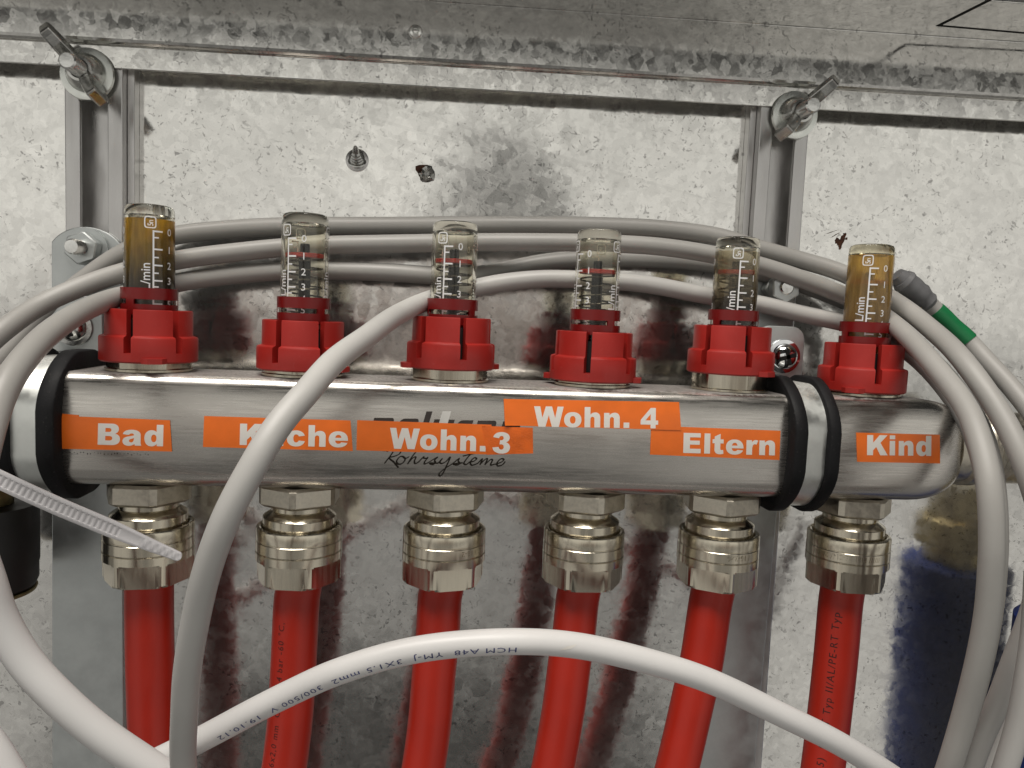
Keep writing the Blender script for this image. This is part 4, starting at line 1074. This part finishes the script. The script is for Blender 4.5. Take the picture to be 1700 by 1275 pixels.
# ================================================================== CABLE TIE
tp = [at(*p) for p in [(-60,768,-46),(-20,787,-44),(40,815,-42),(100,842,-40),(150,863,-38),(200,884,-36),(250,905,-34.5),(282,918,-33.5),(301,926,-33)]]
path = spline(tp, 0.27); n = len(path); cmp_ = []
b = MB(); vs = []; fs = []; L = 0; prev = path[0]
tot = sum((path[i]-path[i-1]).length for i in range(1, n))
lat = (0, 0.10, 0.2, 0.24, 0.76, 0.8, 0.90, 1.0)
for i, p in enumerate(path):
    if i: L += (p-prev).length; prev = p
    t_ = (path[min(i+1, n-1)]-path[max(i-1, 0)]).normalized(); vw = (CP-p).normalized()
    nn = (vw-t_*vw.dot(t_)); nn.normalize(); nn = (nn+t_.cross(nn)*0.25).normalized(); sd = t_.cross(nn)
    f = L/tot; w = 2.45 if f < 0.66 else 2.45-1.15*((f-0.66)/0.34)
    if f > 0.985: w *= max(0.35, math.sqrt(max(0, 1-((f-0.985)/0.015)**2)))
    ph = (L/1.55) % 1.0; ridge = 0.32*(1-abs(2*ph-1)) if f < 0.70 else (0.20*(1-abs(2*((L/2.2) % 1)-1)) if f > 0.80 else 0.0)
    for q in lat:
        h = 0.45 if q in (0, 1.0) else 0.62
        if 0.2 < q < 0.8: h = 0.30+ridge
        if f > 0.70 and 0.2 < q < 0.8: h = 0.55+ridge
        vs.append(p+sd*((q-0.5)*2*w)+nn*h)
    for q in (1.0, 0.0): vs.append(p+sd*((q-0.5)*2*w)-nn*0.5)
m_ = len(lat)+2
for i in range(n-1):
    for j in range(m_):
        a, c = i*m_+j, i*m_+(j+1) % m_; fs.append((a, c, c+m_, a+m_))
fs += [tuple(reversed(range(m_))), tuple(range((n-1)*m_, n*m_))]
b.add(vs, fs, True); o = b.build('cable_tie', 'tie', sharp=28)
tag(o, 'translucent ridged cable tie slanting across the lower left, its tip at the first fitting', 'cable tie')

# ================================================================== SCREW TIPS AND SCARS ON THE PANEL
s1 = at(593, 266, 40); t = empty('screw_tip', s1); tag(t, 'pointed screw tip poking out of the panel, left of a burred one', 'screw tip', 'screw tips poking through the panel')
b = MB(); b.lathe([(3.6, 0.02), (3.4, 0.25), (2.9, 0.4), (2.8, 1.0), (3.0, 1.6), (2.6, 2.0), (2.75, 2.8), (2.3, 3.2), (2.4, 4.0), (1.9, 4.4), (1.9, 5.2), (1.3, 5.8), (1.1, 7.2), (0.6, 8.8), (0.05, 9.6)], 24, axis='y')
o = b.build('thread', 'wing', t); o.rotation_euler = (math.radians(-22), 0, 0)
b = MB(); b.lathe([(4.4, 0.02), (4.1, 0.2), (2.5, 0.28)], 24, axis='y'); b.build('burr', 'rail', t)
s2 = at(709, 289, 40); t = empty('screw_tip', s2); tag(t, 'broken-off burred screw tip in the panel, beside a pointed one', 'screw tip', 'screw tips poking through the panel')
b = MB(); rq = random.Random(4); pts = []
prof_n = 18; vs = []; fs = []
for j, (r, y) in enumerate([(3.2, 0), (2.7, 0.8), (2.4, 2.2), (1.7, 2.4), (0.9, 1.6)]):
    for i in range(prof_n):
        a = 2*pi*i/prof_n; rr2 = r*(1+rq.uniform(-0.16, 0.16)); vs.append((rr2*math.cos(a), -y*(1+rq.uniform(-.3, .3)), rr2*math.sin(a)))
for j in range(4):
    for i in range(prof_n): a, c = j*prof_n+i, j*prof_n+(i+1) % prof_n; fs.append((a, c, c+prof_n, a+prof_n))
fs.append(tuple(range(4*prof_n, 5*prof_n))); b.add(vs, fs, False); b.build('thread', 'wing', t)
b = MB(); vs = [(0, -0.3, 0)]+[((2.2+rq.uniform(0, 1.4))*math.cos(2*pi*i/12)-1.6, -0.15, (2.0+rq.uniform(0, 1.2))*math.sin(2*pi*i/12)+1.2) for i in range(12)]
b.add(vs, [(0, 1+i, 1+(i+1) % 12) for i in range(12)], False); b.build('burr', 'rust', t)
# rusty drill scar on the right
rs = at(1397, 400, 40); b = MB(); rq = random.Random(9)
for (dx, dz, w, h, ro) in ((0, 0, 1.1, 3.2, 0.5), (-1.6, -0.2, 1.2, 1.4, 0.2), (1.2, 2.6, 0.7, 0.9, 0.9), (-0.3, -2.4, 0.5, 1.6, 0.4), (-3.0, 2.2, 0.15, 2.4, 1.0), (-4.6, 3.4, 0.12, 2.8, 1.2), (2.0, 1.0, 0.5, 0.6, 0.4)):
    vs = [(dx, -0.22, dz)]
    for i in range(14):
        a = 2*pi*i/14; e = 1+rq.uniform(-0.3, 0.3); x, z = w*e*math.cos(a), h*e*math.sin(a); vs.append((dx+x*math.cos(ro)+z*math.sin(ro), -0.06, dz-x*math.sin(ro)+z*math.cos(ro)))
    b.add(vs, [(0, 1+i, 1+(i+1) % 14) for i in range(14)], False)
o = b.build('rust_scar', 'rust', back_panel); o.matrix_parent_inverse = Matrix(); o.location = rs*S

# ================================================================== PIECES CUT BY THE FRAME
e = at(58, 900, 4); t = empty('drain_valve', (e.x-16.5, 4, e.z)); tag(t, 'black cylindrical valve body under the left end of the bar', 'valve')
b = MB(); b.lathe([(16.5, 13), (16.5, 5), (16.4, -7.2), (16.1, -8.4), (16.1, -13.5), (15.2, -15.6), (12, -16.2)], 56); b.build('grip', 'black', t)
b = MB(); b.lathe([(15.4, -16.25), (15.7, -16.6), (15.4, -17.4), (12, -17.5)], 56); b.build('brass_rim', 'brass', t)
b = MB(); b.lathe([(9, 13.05), (9, 24), (12, 25)], 32); b.build('neck', 'brass', t)
e = at(1685, 1090, 2); t = empty('blue_pipe', (e.x+28.5, 2, e.z)); tag(t, 'blue insulated pipe with a brass collar, just inside the right edge', 'pipe')
b = MB(); b.lathe([(22.5, 14), (24, 12.5), (24, -190)], 56); b.build('foam_sleeve', 'blue', t)
b = MB(); b.hexprism(20, 22, 36, 0.3, 1.0); b.build('union_nut', 'brass', t)
b = MB(); b.lathe([(15, 14.05), (15, 21.9)], 40); b.lathe([(14, 36.05), (14, 52)], 40); b.build('neck', 'brass', t)
